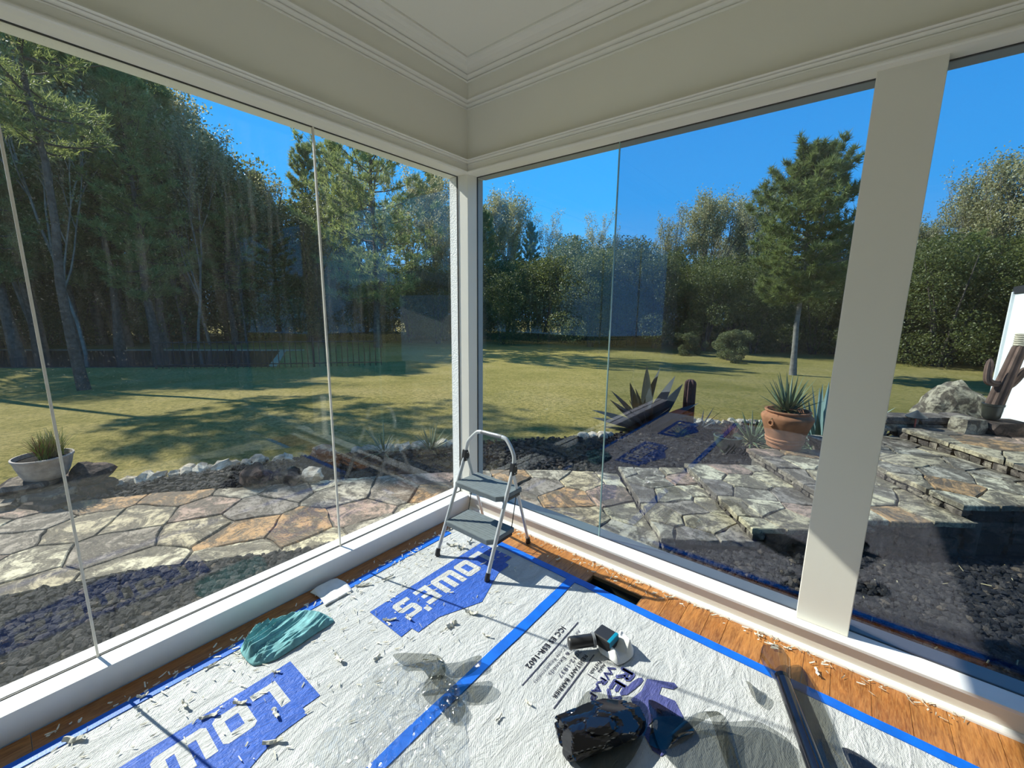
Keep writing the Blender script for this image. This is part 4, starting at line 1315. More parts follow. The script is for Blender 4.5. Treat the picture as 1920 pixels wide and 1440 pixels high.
def rosette(root, n_, Lr, wr_, elr, bendr, mat, name='leaf', base=(0, 0, 0), keel=0.25, thick=0.12, seg=6, joined=False, azr=None):
    mbj = MB()
    for k in range(n_):
        az = k * 2.39996 + random.uniform(-.2, .2) if azr is None else random.uniform(*azr)
        f_ = k / max(1, n_ - 1)
        el = elr[0] + (elr[1] - elr[0]) * f_ + random.uniform(-.08, .08)
        V, F = blade(random.uniform(*Lr), random.uniform(*wr_), (az, el), random.uniform(*bendr), seg, thick, keel)
        if joined:
            off = (base[0] + random.gauss(0, 0.02), base[1] + random.gauss(0, 0.02), base[2])
            mbj.add([Vector(v) + Vector(off) for v in V], F)
        else:
            me = MB().add(V, F).mesh(name, mat, True)
            link(name, me, root, (base[0] + 0.02 * math.cos(az), base[1] + 0.02 * math.sin(az), base[2]))
    if joined:
        o = mbj.build(name, mat, root, True)
        return o

# big dark agave
ag = empty('agave', (0.06, 3.40, -0.15))
tag(ag, 'large dark agave with broad upright pointed leaves beyond the right pane', 'agave')
crm = Vector((0.783, 0.622, 0.0))   # the fan of leaves spreads along this axis
specs = [(-1.25, 0.15, .78, .10), (-1.05, 0.38, .80, .11), (-0.9, 0.62, .80, .12), (-0.75, 0.85, .72, .11), (-0.42, 1.10, .78, .13), (-0.22, 1.22, .70, .10), (-0.08, 1.38, .62, .10), (-0.05, 1.50, .92, .17), (0.10, 1.45, .90, .17), (0.32, 1.15, .86, .16), (0.62, 0.82, .86, .14), (0.80, 0.62, .80, .15), (0.95, 0.4, .72, .11), (1.15, 0.22, .70, .10), (1.35, 0.1, .6, .09), (0.3, 0.75, .6, .12), (-0.3, 0.7, .6, .12), (0.1, 0.45, .55, .12), (-0.6, 0.35, .6, .11), (0.55, 0.35, .58, .11)]
for k, (lean, el, L_, w_) in enumerate(specs):
    sgn = 1 if lean > 0 else -1
    az0 = math.atan2(crm.y, crm.x) + (0 if sgn > 0 else PI) + random.uniform(-0.5, 0.5)
    V, F = blade(L_, w_ * 1.85, (az0, el), random.uniform(-0.12, 0.18), 8, 0.14, 0.35)
    link('leaf', MB().add(V, F).mesh('leaf', M['agave'], True), ag, (random.uniform(-.03, .03), random.uniform(-.03, .03), 0.0))
for k in range(9):
    V, F = blade(random.uniform(.5, .72), .11, (k * 2.4, random.uniform(.5, 1.1)), 0.1, 8, 0.14, 0.35)
    link('leaf', MB().add(V, F).mesh('leaf', M['agave'], True), ag, (0, 0, 0))

# ribbed column
def column(H_, r_, ribs, seg_z=8, amp=0.18, taper=0.92):
    V, F = [], []
    n_ = ribs * 4
    for j in range(seg_z + 4):
        if j <= seg_z:
            z, rr = H_ * j / seg_z, r_ * (1 - (1 - taper) * j / seg_z)
        else:
            a = (j - seg_z) / 3 * PI / 2
            z, rr = H_ + r_ * taper * math.sin(a) * 0.9, r_ * taper * max(0.04, math.cos(a))
        for k in range(n_):
            an_ = 2 * PI * k / n_
            q_ = rr * (1 + amp * math.cos(ribs * an_))
            V.append((q_ * math.cos(an_), q_ * math.sin(an_), z))
    for j in range(seg_z + 3):
        for k in range(n_):
            a, b_ = j * n_ + k, j * n_ + (k + 1) % n_
            F.append((a, b_, b_ + n_, a + n_))
    F.append(tuple(range((seg_z + 3) * n_, (seg_z + 4) * n_)))
    return V, F
V, F = column(0.66, 0.072, 8)
o = link('column_cactus', np_mesh('column_cactus', V, F, M['cactus'], False), None, (0.47, 3.86, -0.15))
tag(o, 'single ribbed column cactus standing right of the dark agave', 'cactus')
sp = empty('thin_spiky_plant', (0.60, 4.05, -0.15))
rosette(sp, 14, (.3, .45), (.02, .03), (0.15, 0.9), (-0.1, 0.2), M['agave'])
tag(sp, 'thin spiky plant poking out behind the column cactus', 'plant')
tg = empty('grass_tuft', (0.53, 3.38, -0.15))
rosette(tg, 90, (.12, .2), (.006, .012), (0.5, 1.5), (0.1, 0.9), M['brightgrass'], 'blades', joined=True)
tag(tg, 'small lime green grass tuft at the foot of the column cactus', 'grass tuft')

# green glazed pot with red sprigs
gp = empty('glazed_pot', (1.14, 3.12, -0.15))
tag(gp, 'small green glazed bowl pot with red sprigs left of the terracotta pot', 'potted plant')
MB().lathe([(0.055, 0.0), (0.065, 0.01), (0.07, 0.05), (0.115, 0.09), (0.145, 0.15), (0.150, 0.20), (0.158, 0.21), (0.158, 0.22), (0.146, 0.222), (0.140, 0.20), (0.13, 0.195)], 32).build('pot', M['glaze'], gp, True)
MB().lathe([(0.135, 0.19), (0.02, 0.205)], 20).build('soil', M['soil'], gp)
rosette(gp, 130, (.1, .19), (.004, .008), (0.5, 1.5), (-.1, 0.5), M['redsprig'], 'sprigs', base=(0, 0, 0.2), joined=True)
# low yucca beside the pots
for (x, y, n_, L_, nm, lab) in ((1.30, 3.72, 46, (.30, .46), 'yucca', 'low spiky yucca clump between the glazed bowl and terracotta pot'), (1.62, 3.55, 44, (.3, .48), 'yucca', 'spiky yucca clump growing behind the terracotta pot'), (2.02, 3.35, 40, (.26, .42), 'yucca', 'spiky yucca clump right of the terracotta pot beside the post')):
    yc = empty(nm, (x, y, -0.13))
    rosette(yc, n_, L_, (.022, .034), (0.05, 1.25), (-.05, 0.35), M['yucca'])
    tag(yc, lab, 'yucca')
    rosette(yc, 60, (.2, .34), (.01, .02), (-0.15, 0.35), (0.1, 0.5), M['straw'], 'dry_blades', joined=True)
# big terracotta pot
tp = empty('terracotta_pot', (1.70, 2.90, 0.12))
tag(tp, 'large terracotta urn planted with yucca on the stone step', 'potted plant')
MB().lathe([(0.145, 0.0), (0.155, 0.005), (0.16, 0.05), (0.172, 0.055), (0.174, 0.068), (0.168, 0.075), (0.168, 0.083), (0.178, 0.088), (0.180, 0.10), (0.173, 0.108), (0.200, 0.20), (0.222, 0.27), (0.235, 0.315), (0.228, 0.335), (0.205, 0.352), (0.192, 0.362), (0.196, 0.376), (0.208, 0.382), (0.205, 0.392), (0.185, 0.392), (0.178, 0.37), (0.172, 0.35)], 44).build('pot', M['terracotta'], tp, True)
MB().lathe([(0.176, 0.35), (0.02, 0.37)], 20).build('soil', M['soil'], tp)
rg = []
for k in range(17):
    a = 2 * PI * k / 16
    rg.append((0.026 * math.cos(a), 0.0, 0.026 * math.sin(a)))
o = MB().tube(rg, 0.0085, 8, cap=False).build('ring_handle', M['terracotta'], tp, True)
ang = math.atan2(-0.86, -0.50)
o.location = (0.228 * math.cos(ang), 0.228 * math.sin(ang), 0.272)
o.rotation_euler = (0, 0, ang + PI / 2)
rosette(tp, 30, (.30, .44), (.026, .04), (0.55, 1.45), (-.05, 0.2), M['yucca'], base=(0, 0, 0.36))
rosette(tp, 120, (.12, .24), (.012, .02), (-0.3, 1.1), (0.2, 1.0), M['leafs'], 'trailing_leaves', base=(0, 0, 0.37), joined=True)
rosette(tp, 40, (.12, .25), (.004, .008), (-0.2, 0.8), (0.3, 1.1), M['redsprig'], 'dry_sprigs', base=(-0.08, 0.0, 0.37), joined=True)
# tall blue agave behind the post
ba = empty('blue_agave', (1.98, 3.80, -0.1))
rosette(ba, 20, (.62, .86), (.06, .085), (0.75, 1.5), (-.1, 0.1), M['bluea'], keel=0.4)
tag(ba, 'tall pale blue agave half hidden behind the white post', 'agave')
dk = empty('dark_agave', (2.62, 5.3, -0.15))
rosette(dk, 14, (.4, .6), (.05, .07), (0.1, 0.9), (-.1, 0.1), M['agave'], keel=0.35)
tag(dk, 'dark agave leaves showing just right of the white post', 'agave')

# ------------------------------------------------------------------ shed, ribbed cactus sculpture, lamps
sh = empty('shed', (4.34, 4.9, 0.0))
tag(sh, 'white corrugated metal shed with dark roof at the right edge', 'shed')
def shb(mb, nm, mt, smooth=False):
    o = mb.build(nm, mt, sh, smooth)
    o.location = -Vector((4.4, 4.9, 0.0))
    return o
V, F = [], []
x0, ya, yb_ = 3.63, 5.52, 3.70
nn = 150
for i in range(nn + 1):
    y = ya + (yb_ - ya) * i / nn
    dx = 0.010 * math.sin(i * PI / 2.5)
    V += [(x0 + dx, y, 0.33), (x0 + dx, y, 1.74), (x0 + 0.03, y, 0.33), (x0 + 0.03, y, 1.74)]
for i in range(nn):
    a = i * 4
    F += [(a, a + 4, a + 5, a + 1), (a + 2, a + 3, a + 7, a + 6)]
shb(MB().add(V, F), 'corrugated_wall', M['shed'])
shb(MB().box((3.66, 3.70, 0.3), (5.6, 5.50, 1.74)), 'wall_body', M['shed'])
shb(MB().box((3.60, 5.50, 0.33), (3.65, 5.545, 1.76), 0.004), 'corner_trim', M['shed'])
rf = MB()
rf.add([(3.61, 3.55, 1.74), (5.8, 3.55, 2.25), (5.8, 5.56, 2.25), (3.61, 5.56, 1.74), (3.61, 3.55, 1.82), (5.8, 3.55, 2.33), (5.8, 5.56, 2.33), (3.61, 5.56, 1.82)], [(0, 3, 2, 1), (4, 5, 6, 7), (0, 1, 5, 4), (1, 2, 6, 5), (2, 3, 7, 6), (3, 0, 4, 7)])
shb(rf, 'roof', M['roof'])
yy = 5.50
k = 0
while yy > 3.75:
    for z in (0.12, 0.235):
        L_ = random.uniform(0.14, 0.26)
        block(sh, (3.56, yy - L_ / 2, z), (0.05, L_ / 2, 0.06), 0.0, 'plinth_stone', 'rise')
    yy -= 0.2
ct = empty('ribbed_cactus', (*W(5.06, -1.25), 0.47))
tag(ct, 'rusty ribbed metal cactus with two raised arms in a dark pot by the shed', 'cactus sculpture')
MB().lathe([(0.050, 0.0), (0.065, 0.02), (0.074, 0.09), (0.076, 0.13), (0.082, 0.135), (0.082, 0.155), (0.072, 0.157), (0.068, 0.13)], 26).build('pot', M['darkglaze'], ct, True)
V, F = column(0.62, 0.060, 7, 8, 0.18, 0.78)
o = link('trunk', np_mesh('trunk', V, F, M['rust']), ct, (0, 0, 0.10), (math.radians(-7) * crm.y, math.radians(7) * crm.x + 0.06, 0))
def ribtube(pts, r_, ribs=6):
    mb = MB()
    P_ = smooth_path(pts, 5)
    n_ = ribs * 4
    V, F = [], []
    prev = None
    for i, p in enumerate(P_):
        t_ = (P_[min(i + 1, len(P_) - 1)] - P_[max(i - 1, 0)]).normalized()
        a = Vector((crm.y, -crm.x, 0)) if prev is None else prev
        nr_ = (a - t_ * a.dot(t_)).normalized()
        prev = nr_
        b_ = t_.cross(nr_)
        q_ = i / (len(P_) - 1)
        rr = r_ * (1 if q_ < 0.9 else max(0.25, 1 - (q_ - 0.9) * 7))
        for k in range(n_):
            an_ = 2 * PI * k / n_
            V.append(p + (nr_ * math.cos(an_) + b_ * math.sin(an_)) * rr * (1 + 0.16 * math.cos(ribs * an_)))
    for i in range(len(P_) - 1):
        for k in range(n_):
            a, b_ = i * n_ + k, i * n_ + (k + 1) % n_
            F.append((a, b_, b_ + n_, a + n_))
    F.append(tuple(range((len(P_) - 1) * n_, len(P_) * n_)))
    return [tuple(v) for v in V], F
for pts in ([crm * 0.03 + Vector((0, 0, 0.36)), crm * -0.06 + Vector((0, 0, 0.36)), crm * -0.115 + Vector((0, 0, 0.41)), crm * -0.125 + Vector((0, 0, 0.60))], [crm * 0.03 + Vector((0, 0, 0.34)), crm * 0.11 + Vector((0, 0, 0.34)), crm * 0.17 + Vector((0, 0, 0.40)), crm * 0.24 + Vector((0, 0, 0.52))]):
    V, F = ribtube(pts, 0.029)
    link('arm', np_mesh('arm', V, F, M['rust']), ct)
tp_ = Vector((0.075 * crm.x + 0.03, 0.075 * crm.y, 0.74))
mb = MB()
for k in range(6):
    ring = [(tp_.x + 0.034 * math.cos(a), tp_.y + 0.034 * math.sin(a), tp_.z + k * 0.02) for a in [2 * PI * q_ / 16 for q_ in range(17)]]
    mb.tube(ring, 0.011, 6, cap=False)
mb.build('rope_wrap', M['rope'], ct, True)
def lamp(loc, H_, label):
    l_ = empty('path_light', loc)
    MB().tube([(0, 0, 0), (0, 0, H_)], 0.008, 8).build('stake', M['red'], l_, True)
    MB().lathe([(0.085, H_ - 0.012), (0.088, H_ - 0.006), (0.015, H_ + 0.055), (0.006, H_ + 0.062)], 24).build('cone_shade', M['lampcap'], l_, True)
    tag(l_, label, 'garden light')
lamp((2.74, 3.78, 0.21), 0.24, 'low garden light with dark cone shade on a red stake')
o = MB().tube([(2.39, 1.60, -0.15), (2.395, 1.60, 0.06)], 0.006, 8).build('marker_stake', M['red'], None, True)
tag(o, 'thin red marker stake in the gravel just right of the white post', 'stake')

# ------------------------------------------------------------------ bowl planter at far left
pile = empty('stone_pile', (-3.25, -1.98, -0.15))
tag(pile, 'pile of flat dark stones carrying the bowl planter', 'stone pile')
for k, (dx, dy, dz, a, b_, c_) in enumerate(((0, 0, .06, .26, .2, .05), (.25, .05, .05, .16, .14, .05), (-.2, -.1, .05, .18, .14, .05), (.05, -.05, .145, .2, .15, .035), (.42, .02, .035, .15, .12, .035), (.15, -.25, .04, .17, .12, .04), (.3, .3, .04, .13, .1, .05))):
    block(pile, (-3.25 + dx, -1.98 + dy, -0.15 + dz), (a, b_, c_), random.uniform(0, 3), 'flat_stone', 'rise' if k % 2 else 'darkrock_and_shade')
bw = empty('bowl_planter', (-3.16, -1.95, 0.025))
bw.scale = (0.8, 0.8, 0.85)
tag(bw, 'pale concrete bowl planter with tall dry grass at the far left', 'potted plant')
MB().lathe([(0.13, -0.02), (0.16, 0.0), (0.19, 0.06), (0.215, 0.14), (0.228, 0.20), (0.238, 0.205), (0.238, 0.222), (0.222, 0.224), (0.208, 0.18)], 36).build('bowl', M['concrete'], bw, True)
MB().lathe([(0.214, 0.185), (0.02, 0.20)], 20).build('soil', M['soil'], bw)
rosette(bw, 160, (.12, .26), (.004, .008), (0.7, 1.5), (-.1, 0.4), M['redsprig'], 'brown_stems', base=(0, 0, 0.19), joined=True)
for k in range(5):
    rosette(bw, 60, (.15, .32), (.005, .009), (0.8, 1.5), (0.0, 0.5), M['straw'] if k % 2 else M['brightgrass'], 'grass_stems', base=(random.uniform(-.12, .12), random.uniform(-.12, .12), 0.19), joined=True)
rock('round_stone', 'darkrock_and_shade', (-3.05, -1.70, -0.02), (0.16, 0.14, 0.13), 'rounded brown stone right of the bowl planter', 8.8, flat=0.9)
# low plant behind the corner bed
for (x, y, lab) in ((-1.55, 0.95, 'spiky low plant in the bed seen just left of the corner post'), (-1.9, 0.55, 'dark low plant in the bed behind the ladder reflection')):
    lp = empty('bed_plant', (x, y, -0.14))
    rosette(lp, 40, (.2, .4), (.012, .02), (0.1, 1.2), (0, 0.5), M['yucca'])
    tag(lp, lab, 'plant')

# ------------------------------------------------------------------ pool and fence
pool = empty('swimming_pool', (-20.5, 2.0, -0.8))
tag(pool, 'dark swimming pool with tan coping across the lawn', 'swimming pool')
PP = [(-22.8, -3.8), (-14.6, 4.6), (-20.2, 7.4), (-29.5, -1.8)]
def inset(poly, d_):
    cx = sum(p[0] for p in poly) / 4
    cy = sum(p[1] for p in poly) / 4
    return [(cx + (p[0] - cx) * d_, cy + (p[1] - cy) * d_) for p in poly]
o = MB().prism(inset(PP, 0.96), -0.95, -0.765).build('water', M['water'], pool)
o.location = -Vector(pool.location)
for k in range(4):
    a, b_ = PP[k], PP[(k + 1) % 4]
    IA, IB = inset(PP, 0.955)[k], inset(PP, 0.955)[(k + 1) % 4]
    if k == 2:
        OA, OB = inset(PP, 1.14)[k], inset(PP, 1.14)[(k + 1) % 4]
    else:
        OA, OB = a, b_
    if k == 0: continue
    o = MB().prism([OA, OB, IB, IA], -0.95, -0.755).build('coping', M['coping'], pool)
    o.location = -Vector(pool.location)
fn = empty('pool_fence', (-14.6, 4.6, -0.75))
tag(fn, 'black metal picket fence beside the pool', 'fence')
fa, fb = Vector((-17.2, 1.6)), Vector((-12.0, 7.4))
npk = 38
pk = MB().box((-0.011, -0.011, 0.0), (0.011, 0.011, 1.0)).mesh('picket', M['fence'])
ps = MB().box((-0.03, -0.03, 0.0), (0.03, 0.03, 1.1), 0.006).mesh('post', M['fence'])
for k in range(npk + 1):
    p = fa.lerp(fb, k / npk)
    link('post' if k % 13 == 0 else 'picket', ps if k % 13 == 0 else pk, fn, (p.x + 14.6, p.y - 4.6, gz(p.x, p.y) + 0.75))
for z in (0.12, 0.93):
    o = MB().tube([(fa.x, fa.y, gz(*fa) + z), (fb.x, fb.y, gz(*fb) + z)], 0.02, 4).build('rail', M['fence'], fn)
    o.location = -Vector(fn.location)

# ================================================================== TREES
class TreeBuf:
    def __init__(s):
        s.wood = MB()
        s.lv, s.lf = [], []
        s.n = 0
    def leaves(s, V, F):
        s.lv.append(V)
        s.lf.append(F + s.n)
        s.n += len(V)
def unit(v):
    return v / np.maximum(1e-9, np.linalg.norm(v, axis=-1, keepdims=True))
def tufts(buf, C_, D_, n_, Ln, Wd, spread=0.9):
    """needle tufts: n_ slender triangles around direction D_ at each centre"""
    K = len(C_)
    d = unit(D_[:, None, :] + rng.normal(0, spread, (K, n_, 3)))
    L_ = rng.uniform(Ln[0], Ln[1], (K, n_, 1))
    side = unit(np.cross(d, rng.normal(0, 1, (K, n_, 3)))) * rng.uniform(Wd[0], Wd[1], (K, n_, 1)) / 2
    b0 = C_[:, None, :] + rng.normal(0, 0.03, (K, n_, 3))
    V = np.stack([b0 - side, b0 + side, b0 + d * L_], 2).reshape(-1, 3)
    F = np.arange(len(V)).reshape(-1, 3)
    buf.leaves(V, F)
def leafquads(buf, C_, size, up_bias=0.4):
    K = len(C_)
    n_ = unit(rng.normal(0, 1, (K, 3)) + np.array([0, 0, up_bias]))
    u = unit(np.cross(n_, rng.normal(0, 1, (K, 3))))
    v = np.cross(n_, u)
    s_ = rng.uniform(size[0], size[1], (K, 1))
    V = np.stack([C_ - u * s_ * .5, C_ + v * s_ * 0.32 - n_ * s_ * .06, C_ + u * s_ * .55, C_ - v * s_ * 0.32 - n_ * s_ * .06], 1).reshape(-1, 3)
    q_ = np.arange(K)[:, None] * 4
    F = np.concatenate([q_ + [0, 1, 2], q_ + [0, 2, 3]], 0)
    buf.leaves(V, F)

def pine(H_, crown, rad, nb, seed, tn=14, r0=0.17, clump=1.0, lean=0.0, shape='cone', needle=(.16, .3), nw=(.02, .038)):
    r = random.Random(seed)
    b = TreeBuf()
    tr = [Vector((lean * (k / 8) ** 2 + 0.06 * math.sin(k * 1.3 + seed), 0.06 * math.cos(k * 1.7 + seed), H_ * k / 8)) for k in range(9)]
    b.wood.tube(tr, [r0 * (1.25 if k == 0 else 1) * (1 - 0.88 * k / 8) for k in range(9)], 9)
    Cs, Ds = [], []
    for i in range(nb):
        f_ = (i + r.random()) / nb
        z = H_ * (crown + (0.985 - crown) * f_)
        if shape == 'cone':
            L_ = rad * (1 - f_) ** 0.7 * r.uniform(0.65, 1.1) + 0.25
        else:
            L_ = rad * (math.sin(PI * (0.12 + 0.86 * f_)) ** 0.6) * r.uniform(0.6, 1.1)
        az = i * 2.399 + r.uniform(-.5, .5)
        e0 = -0.15 + 0.9 * f_ ** 1.5 + r.uniform(-.15, .15)
        k8 = z / H_ * 8
        base = tr[int(k8)].lerp(tr[min(8, int(k8) + 1)], k8 - int(k8))
        pts = [base]
        p = base.copy()
        for k in range(4):
            e_ = e0 + 0.18 * k
            az += r.uniform(-.2, .2)
            p = p + Vector((math.cos(az) * math.cos(e_), math.sin(az) * math.cos(e_), math.sin(e_))) * (L_ / 4)
            pts.append(p.copy())
        b.wood.tube(pts, [0.035 * (L_ / rad + .3), 0.028, 0.02, 0.013, 0.006], 4, cap=False)
        for k in range(1, 5):
            nt_ = int((2 + k) * clump)
            for q_ in range(nt_):
                t_ = r.random()
                c_ = pts[k - 1].lerp(pts[k], t_)
                out = (pts[k] - pts[k - 1]).normalized()
                s_ = Vector((-out.y, out.x, 0)) * r.uniform(-1, 1)
                off = s_ * L_ * 0.22 + Vector((0, 0, r.uniform(-.08, .2)))
                if k == 1 and r.random() < 0.6: continue
                Cs.append(tuple(c_ + off))
                Ds.append(tuple(out * 0.7 + s_ * 0.5 + Vector((0, 0, 0.55))))
    tufts(b, np.array(Cs), unit(np.array(Ds)), tn, needle, nw)
    return b

def deciduous(H_, rad, seed, leaves=5000, lsize=(.07, .13), trunk=0.09, fork=0.35, top=1.0):
    r = random.Random(seed)
    b = TreeBuf()
    tips = []
    def grow(p, d, L_, rr, lev):
        pts = [p]
        q_ = p.copy()
        dd = d.copy()
        for k in range(3):
            dd = (dd + Vector((r.uniform(-.16, .16), r.uniform(-.16, .16), 0.07))).normalized()
            q_ = q_ + dd * L_ / 3
            pts.append(q_.copy())
        b.wood.tube(pts, [rr, rr * .9, rr * .8, rr * .68], 5 if lev < 2 else 3, cap=False)
        if lev >= 2: tips.append((pts[2], dd, L_))
        if lev >= 4:
            tips.append((pts[3], dd, L_))
            return
        nbr = r.randint(2, 3) if lev else 3
        for k in range(nbr):
            az = r.uniform(0, 2 * PI)
            sp = r.uniform(0.25, 0.62)
            side = Vector((math.cos(az), math.sin(az), 0.1))
            nd = (dd * math.cos(sp) + side * math.sin(sp)).normalized()
            grow(pts[r.choice((2, 3, 3))], nd, L_ * r.uniform(0.6, 0.8), rr * 0.62, lev + 1)
        if lev < 3:
            grow(pts[3], dd, L_ * 0.75, rr * 0.66, lev + 1)
    grow(Vector((0, 0, 0)), Vector((r.uniform(-.06, .06), r.uniform(-.06, .06), 1)).normalized(), H_ * fork, trunk, 0)
    T = np.array([tuple(t_[0]) for t_ in tips])
    zmax = T[:, 2].max()
    sc = H_ / zmax
    rr_ = np.hypot(T[:, 0], T[:, 1])
    sr = rad / max(0.1, np.percentile(rr_, 92))
    b.wood.v = [(x * sr, y * sr, z * sc) for x, y, z in b.wood.v]
    T = T * [sr, sr, sc]
    pick = rng.integers(0, len(T), leaves)
    Cc = T[pick] + rng.normal(0, 1, (leaves, 3)) * [rad * .065, rad * .065, H_ * .02]
    leafquads(b, Cc, lsize)
    return b

def bush(rad, H_, seed, leaves=6000, lsize=(.08, .15), stems=5):
    r = random.Random(seed)
    b = TreeBuf()
    for k in range(stems):
        az = r.uniform(0, 6.28)
        q_ = rad * r.uniform(.2, .6)
        b.wood.tube([(0.1 * math.cos(az), 0.1 * math.sin(az), 0), (q_ * .5 * math.cos(az), q_ * .5 * math.sin(az), H_ * .45), (q_ * math.cos(az), q_ * math.sin(az), H_ * .85)], [0.05, 0.03, 0.01], 5, cap=False)
    nc = 34
    cc = np.array([(r.gauss(0, .42) * rad, r.gauss(0, .42) * rad, H_ * (0.12 + 0.8 * r.random() ** 0.8)) for _ in range(nc)])
    cc[:, :2] *= (1.15 - 0.6 * cc[:, 2:3] / H_)
    pick = rng.integers(0, nc, leaves)
    d = unit(rng.normal(0, 1, (leaves, 3)))
    Cc = cc[pick] + d * (rng.uniform(0.4, 1, (leaves, 1)) ** 0.5) * np.array([rad * .3, rad * .3, H_ * .14])
    Cc[:, 2] = np.abs(Cc[:, 2]) + 0.03
    leafquads(b, Cc, lsize, 0.7)
    return b

def proto(buf, nm, leafm, woodm):
    V = np.concatenate(buf.lv)
    F = np.concatenate(buf.lf)
    return (buf.wood.mesh(nm + '_wood', M[woodm], True), np_mesh(nm + '_foliage', V, F, M[leafm]))
PR = {}
PR['p'] = [proto(pine(12, 0.30, 2.3, 80, 11, 20, clump=1.3, nw=(.025,.045)), 'pine', 'needle', 'bark'), proto(pine(12, 0.22, 2.0, 84, 12, 20, clump=1.3, shape='round', nw=(.025,.045)), 'pine', 'needle', 'bark'), proto(pine(12, 0.38, 2.6, 76, 13, 20, clump=1.3, shape='round', nw=(.025,.045)), 'pine', 'needle', 'bark')]
PR['d'] = [proto(deciduous(11, 2.4, 21, 8500, (.08,.14)), 'broadleaf', 'leafd', 'barkpale'), proto(deciduous(11, 1.9, 22, 6000, (.08,.13), fork=.42), 'broadleaf', 'leafd', 'barkpale'), proto(deciduous(11, 2.7, 23, 11000, (.08,.15), fork=.3), 'broadleaf', 'leafd', 'barkpale'), proto(deciduous(11, 2.1, 24, 4200, (.07, .12)), 'broadleaf', 'leafd', 'barkpale')]
PR['b'] = [proto(bush(1.9, 4, 31, 17000, (.045, .095)), 'thicket', 'leafb', 'bark'), proto(bush(2.2, 4, 32, 17000, (.045, .095)), 'thicket', 'leafb', 'bark')]
PREF = {'p': 12.0, 'd': 11.0, 'b': 4.0}
LAB = {'p': ('pine_tree', 'tall woodland pine', 'woodland pines'),
       'd': ('broadleaf_tree', 'slender autumn broadleaf tree', 'broadleaf trees'),
       'b': ('thicket', 'dark leafy woodland thicket', 'thickets')}
def place(kind, x, y, h, label=None, pr=None, group=True, wide=1.0, rz=None, name=None):
    nm, lab, grp = LAB[kind]
    dist = math.hypot(x - 2.1, y + 2.1)
    az = math.degrees(math.atan2(2.1 - x, y + 2.1))
    where = 'out of view round the left side of the house' if az > 96 else 'out of view round the right side of the house' if az < -24 else 'behind the pool' if az > 66 else 'left of the corner post' if az > 44 else 'between the corner post and the glass joint' if az > 24 else 'left of the lone pine' if az > 6 else 'behind the lone pine' if az > -3 else 'right of the white post'
    row = 'front rank' if dist < 30 else 'middle rank' if dist < 37 else 'rear rank'
    lab = lab + ', ' + row + ', ' + where
    grp = grp + ', ' + row + ', ' + where
    woodm, leafm = pr or random.choice(PR[kind])
    z = gz(x, y) - 0.05
    root = empty(name or nm, (x, y, z), random.uniform(0, 6.28) if rz is None else rz)
    s_ = h / PREF[kind]
    w_ = s_ * wide
    root.scale = (w_, w_, s_)
    link('trunk', woodm, root)
    link('foliage', leafm, root)
    tag(root, label or lab, 'thicket' if kind == 'b' else 'tree', None if label else grp)
    return root
FRONT = [('p', -24.9, -1.39, 14.0), ('d', -28.86, -0.45, 15.8), ('p', -26.78, 0.61, 14.7), ('p', -30.65, 1.96, 16.4), ('p', -25.6, 2.01, 14.2), ('d', -30.4, 3.64, 15.9), ('p', -26.28, 3.87, 13.7), ('p', -28.97, 5.56, 14.2), ('d', -26.78, 6.01, 12.7), ('p', -29.39, 7.75, 12.3), ('d', -26.24, 7.73, 10.5), ('p', -28.66, 9.84, 10.5), ('d', -31.0, 12.04, 8.9), ('p', -28.31, 13.1, 12.9), ('p', -29.2, 15.66, 14.0),
         ('d', -23.77, 18.36, 12.5), ('p', -25.02, 21.55, 13.6), ('d', -22.54, 21.3, 12.0), ('p', -23.6, 25.87, 10.7), ('d', -21.88, 26.05, 12.35), ('d', -22.05, 28.5, 11.7), ('p', -19.23, 26.88, 9.1), ('d', -18.74, 29.65, 10.1), ('p', -16.64, 29.77, 8.2), ('d', -15.33, 31.64, 10.0), ('b', -13.5, 32.52, 8.0), ('d', -11.33, 31.27, 7.6), ('d', -9.04, 29.99, 9.6), ('d', -7.57, 32.55, 10.9), ('d', -5.73, 30.96, 10.8), ('d', -3.57, 30.38, 10.5), ('d', -2.68, 33.55, 9.4), ('d', 1.14, 29.85, 7.6), ('d', 2.15, 32.87, 7.4), ('d', 3.41, 31.84, 8.0), ('d', 4.44, 29.78, 7.6), ('d', 5.28, 28.7, 7.9), ('d', 6.4, 30.58, 8.9), ('p', 5.92, 25.6, 5.7), ('d', 7.21, 28.44, 9.5), ('d', 8.08, 27.26, 9.6), ('d', 9.02, 27.06, 9.7), ('d', 10.33, 26.71, 9.3)]
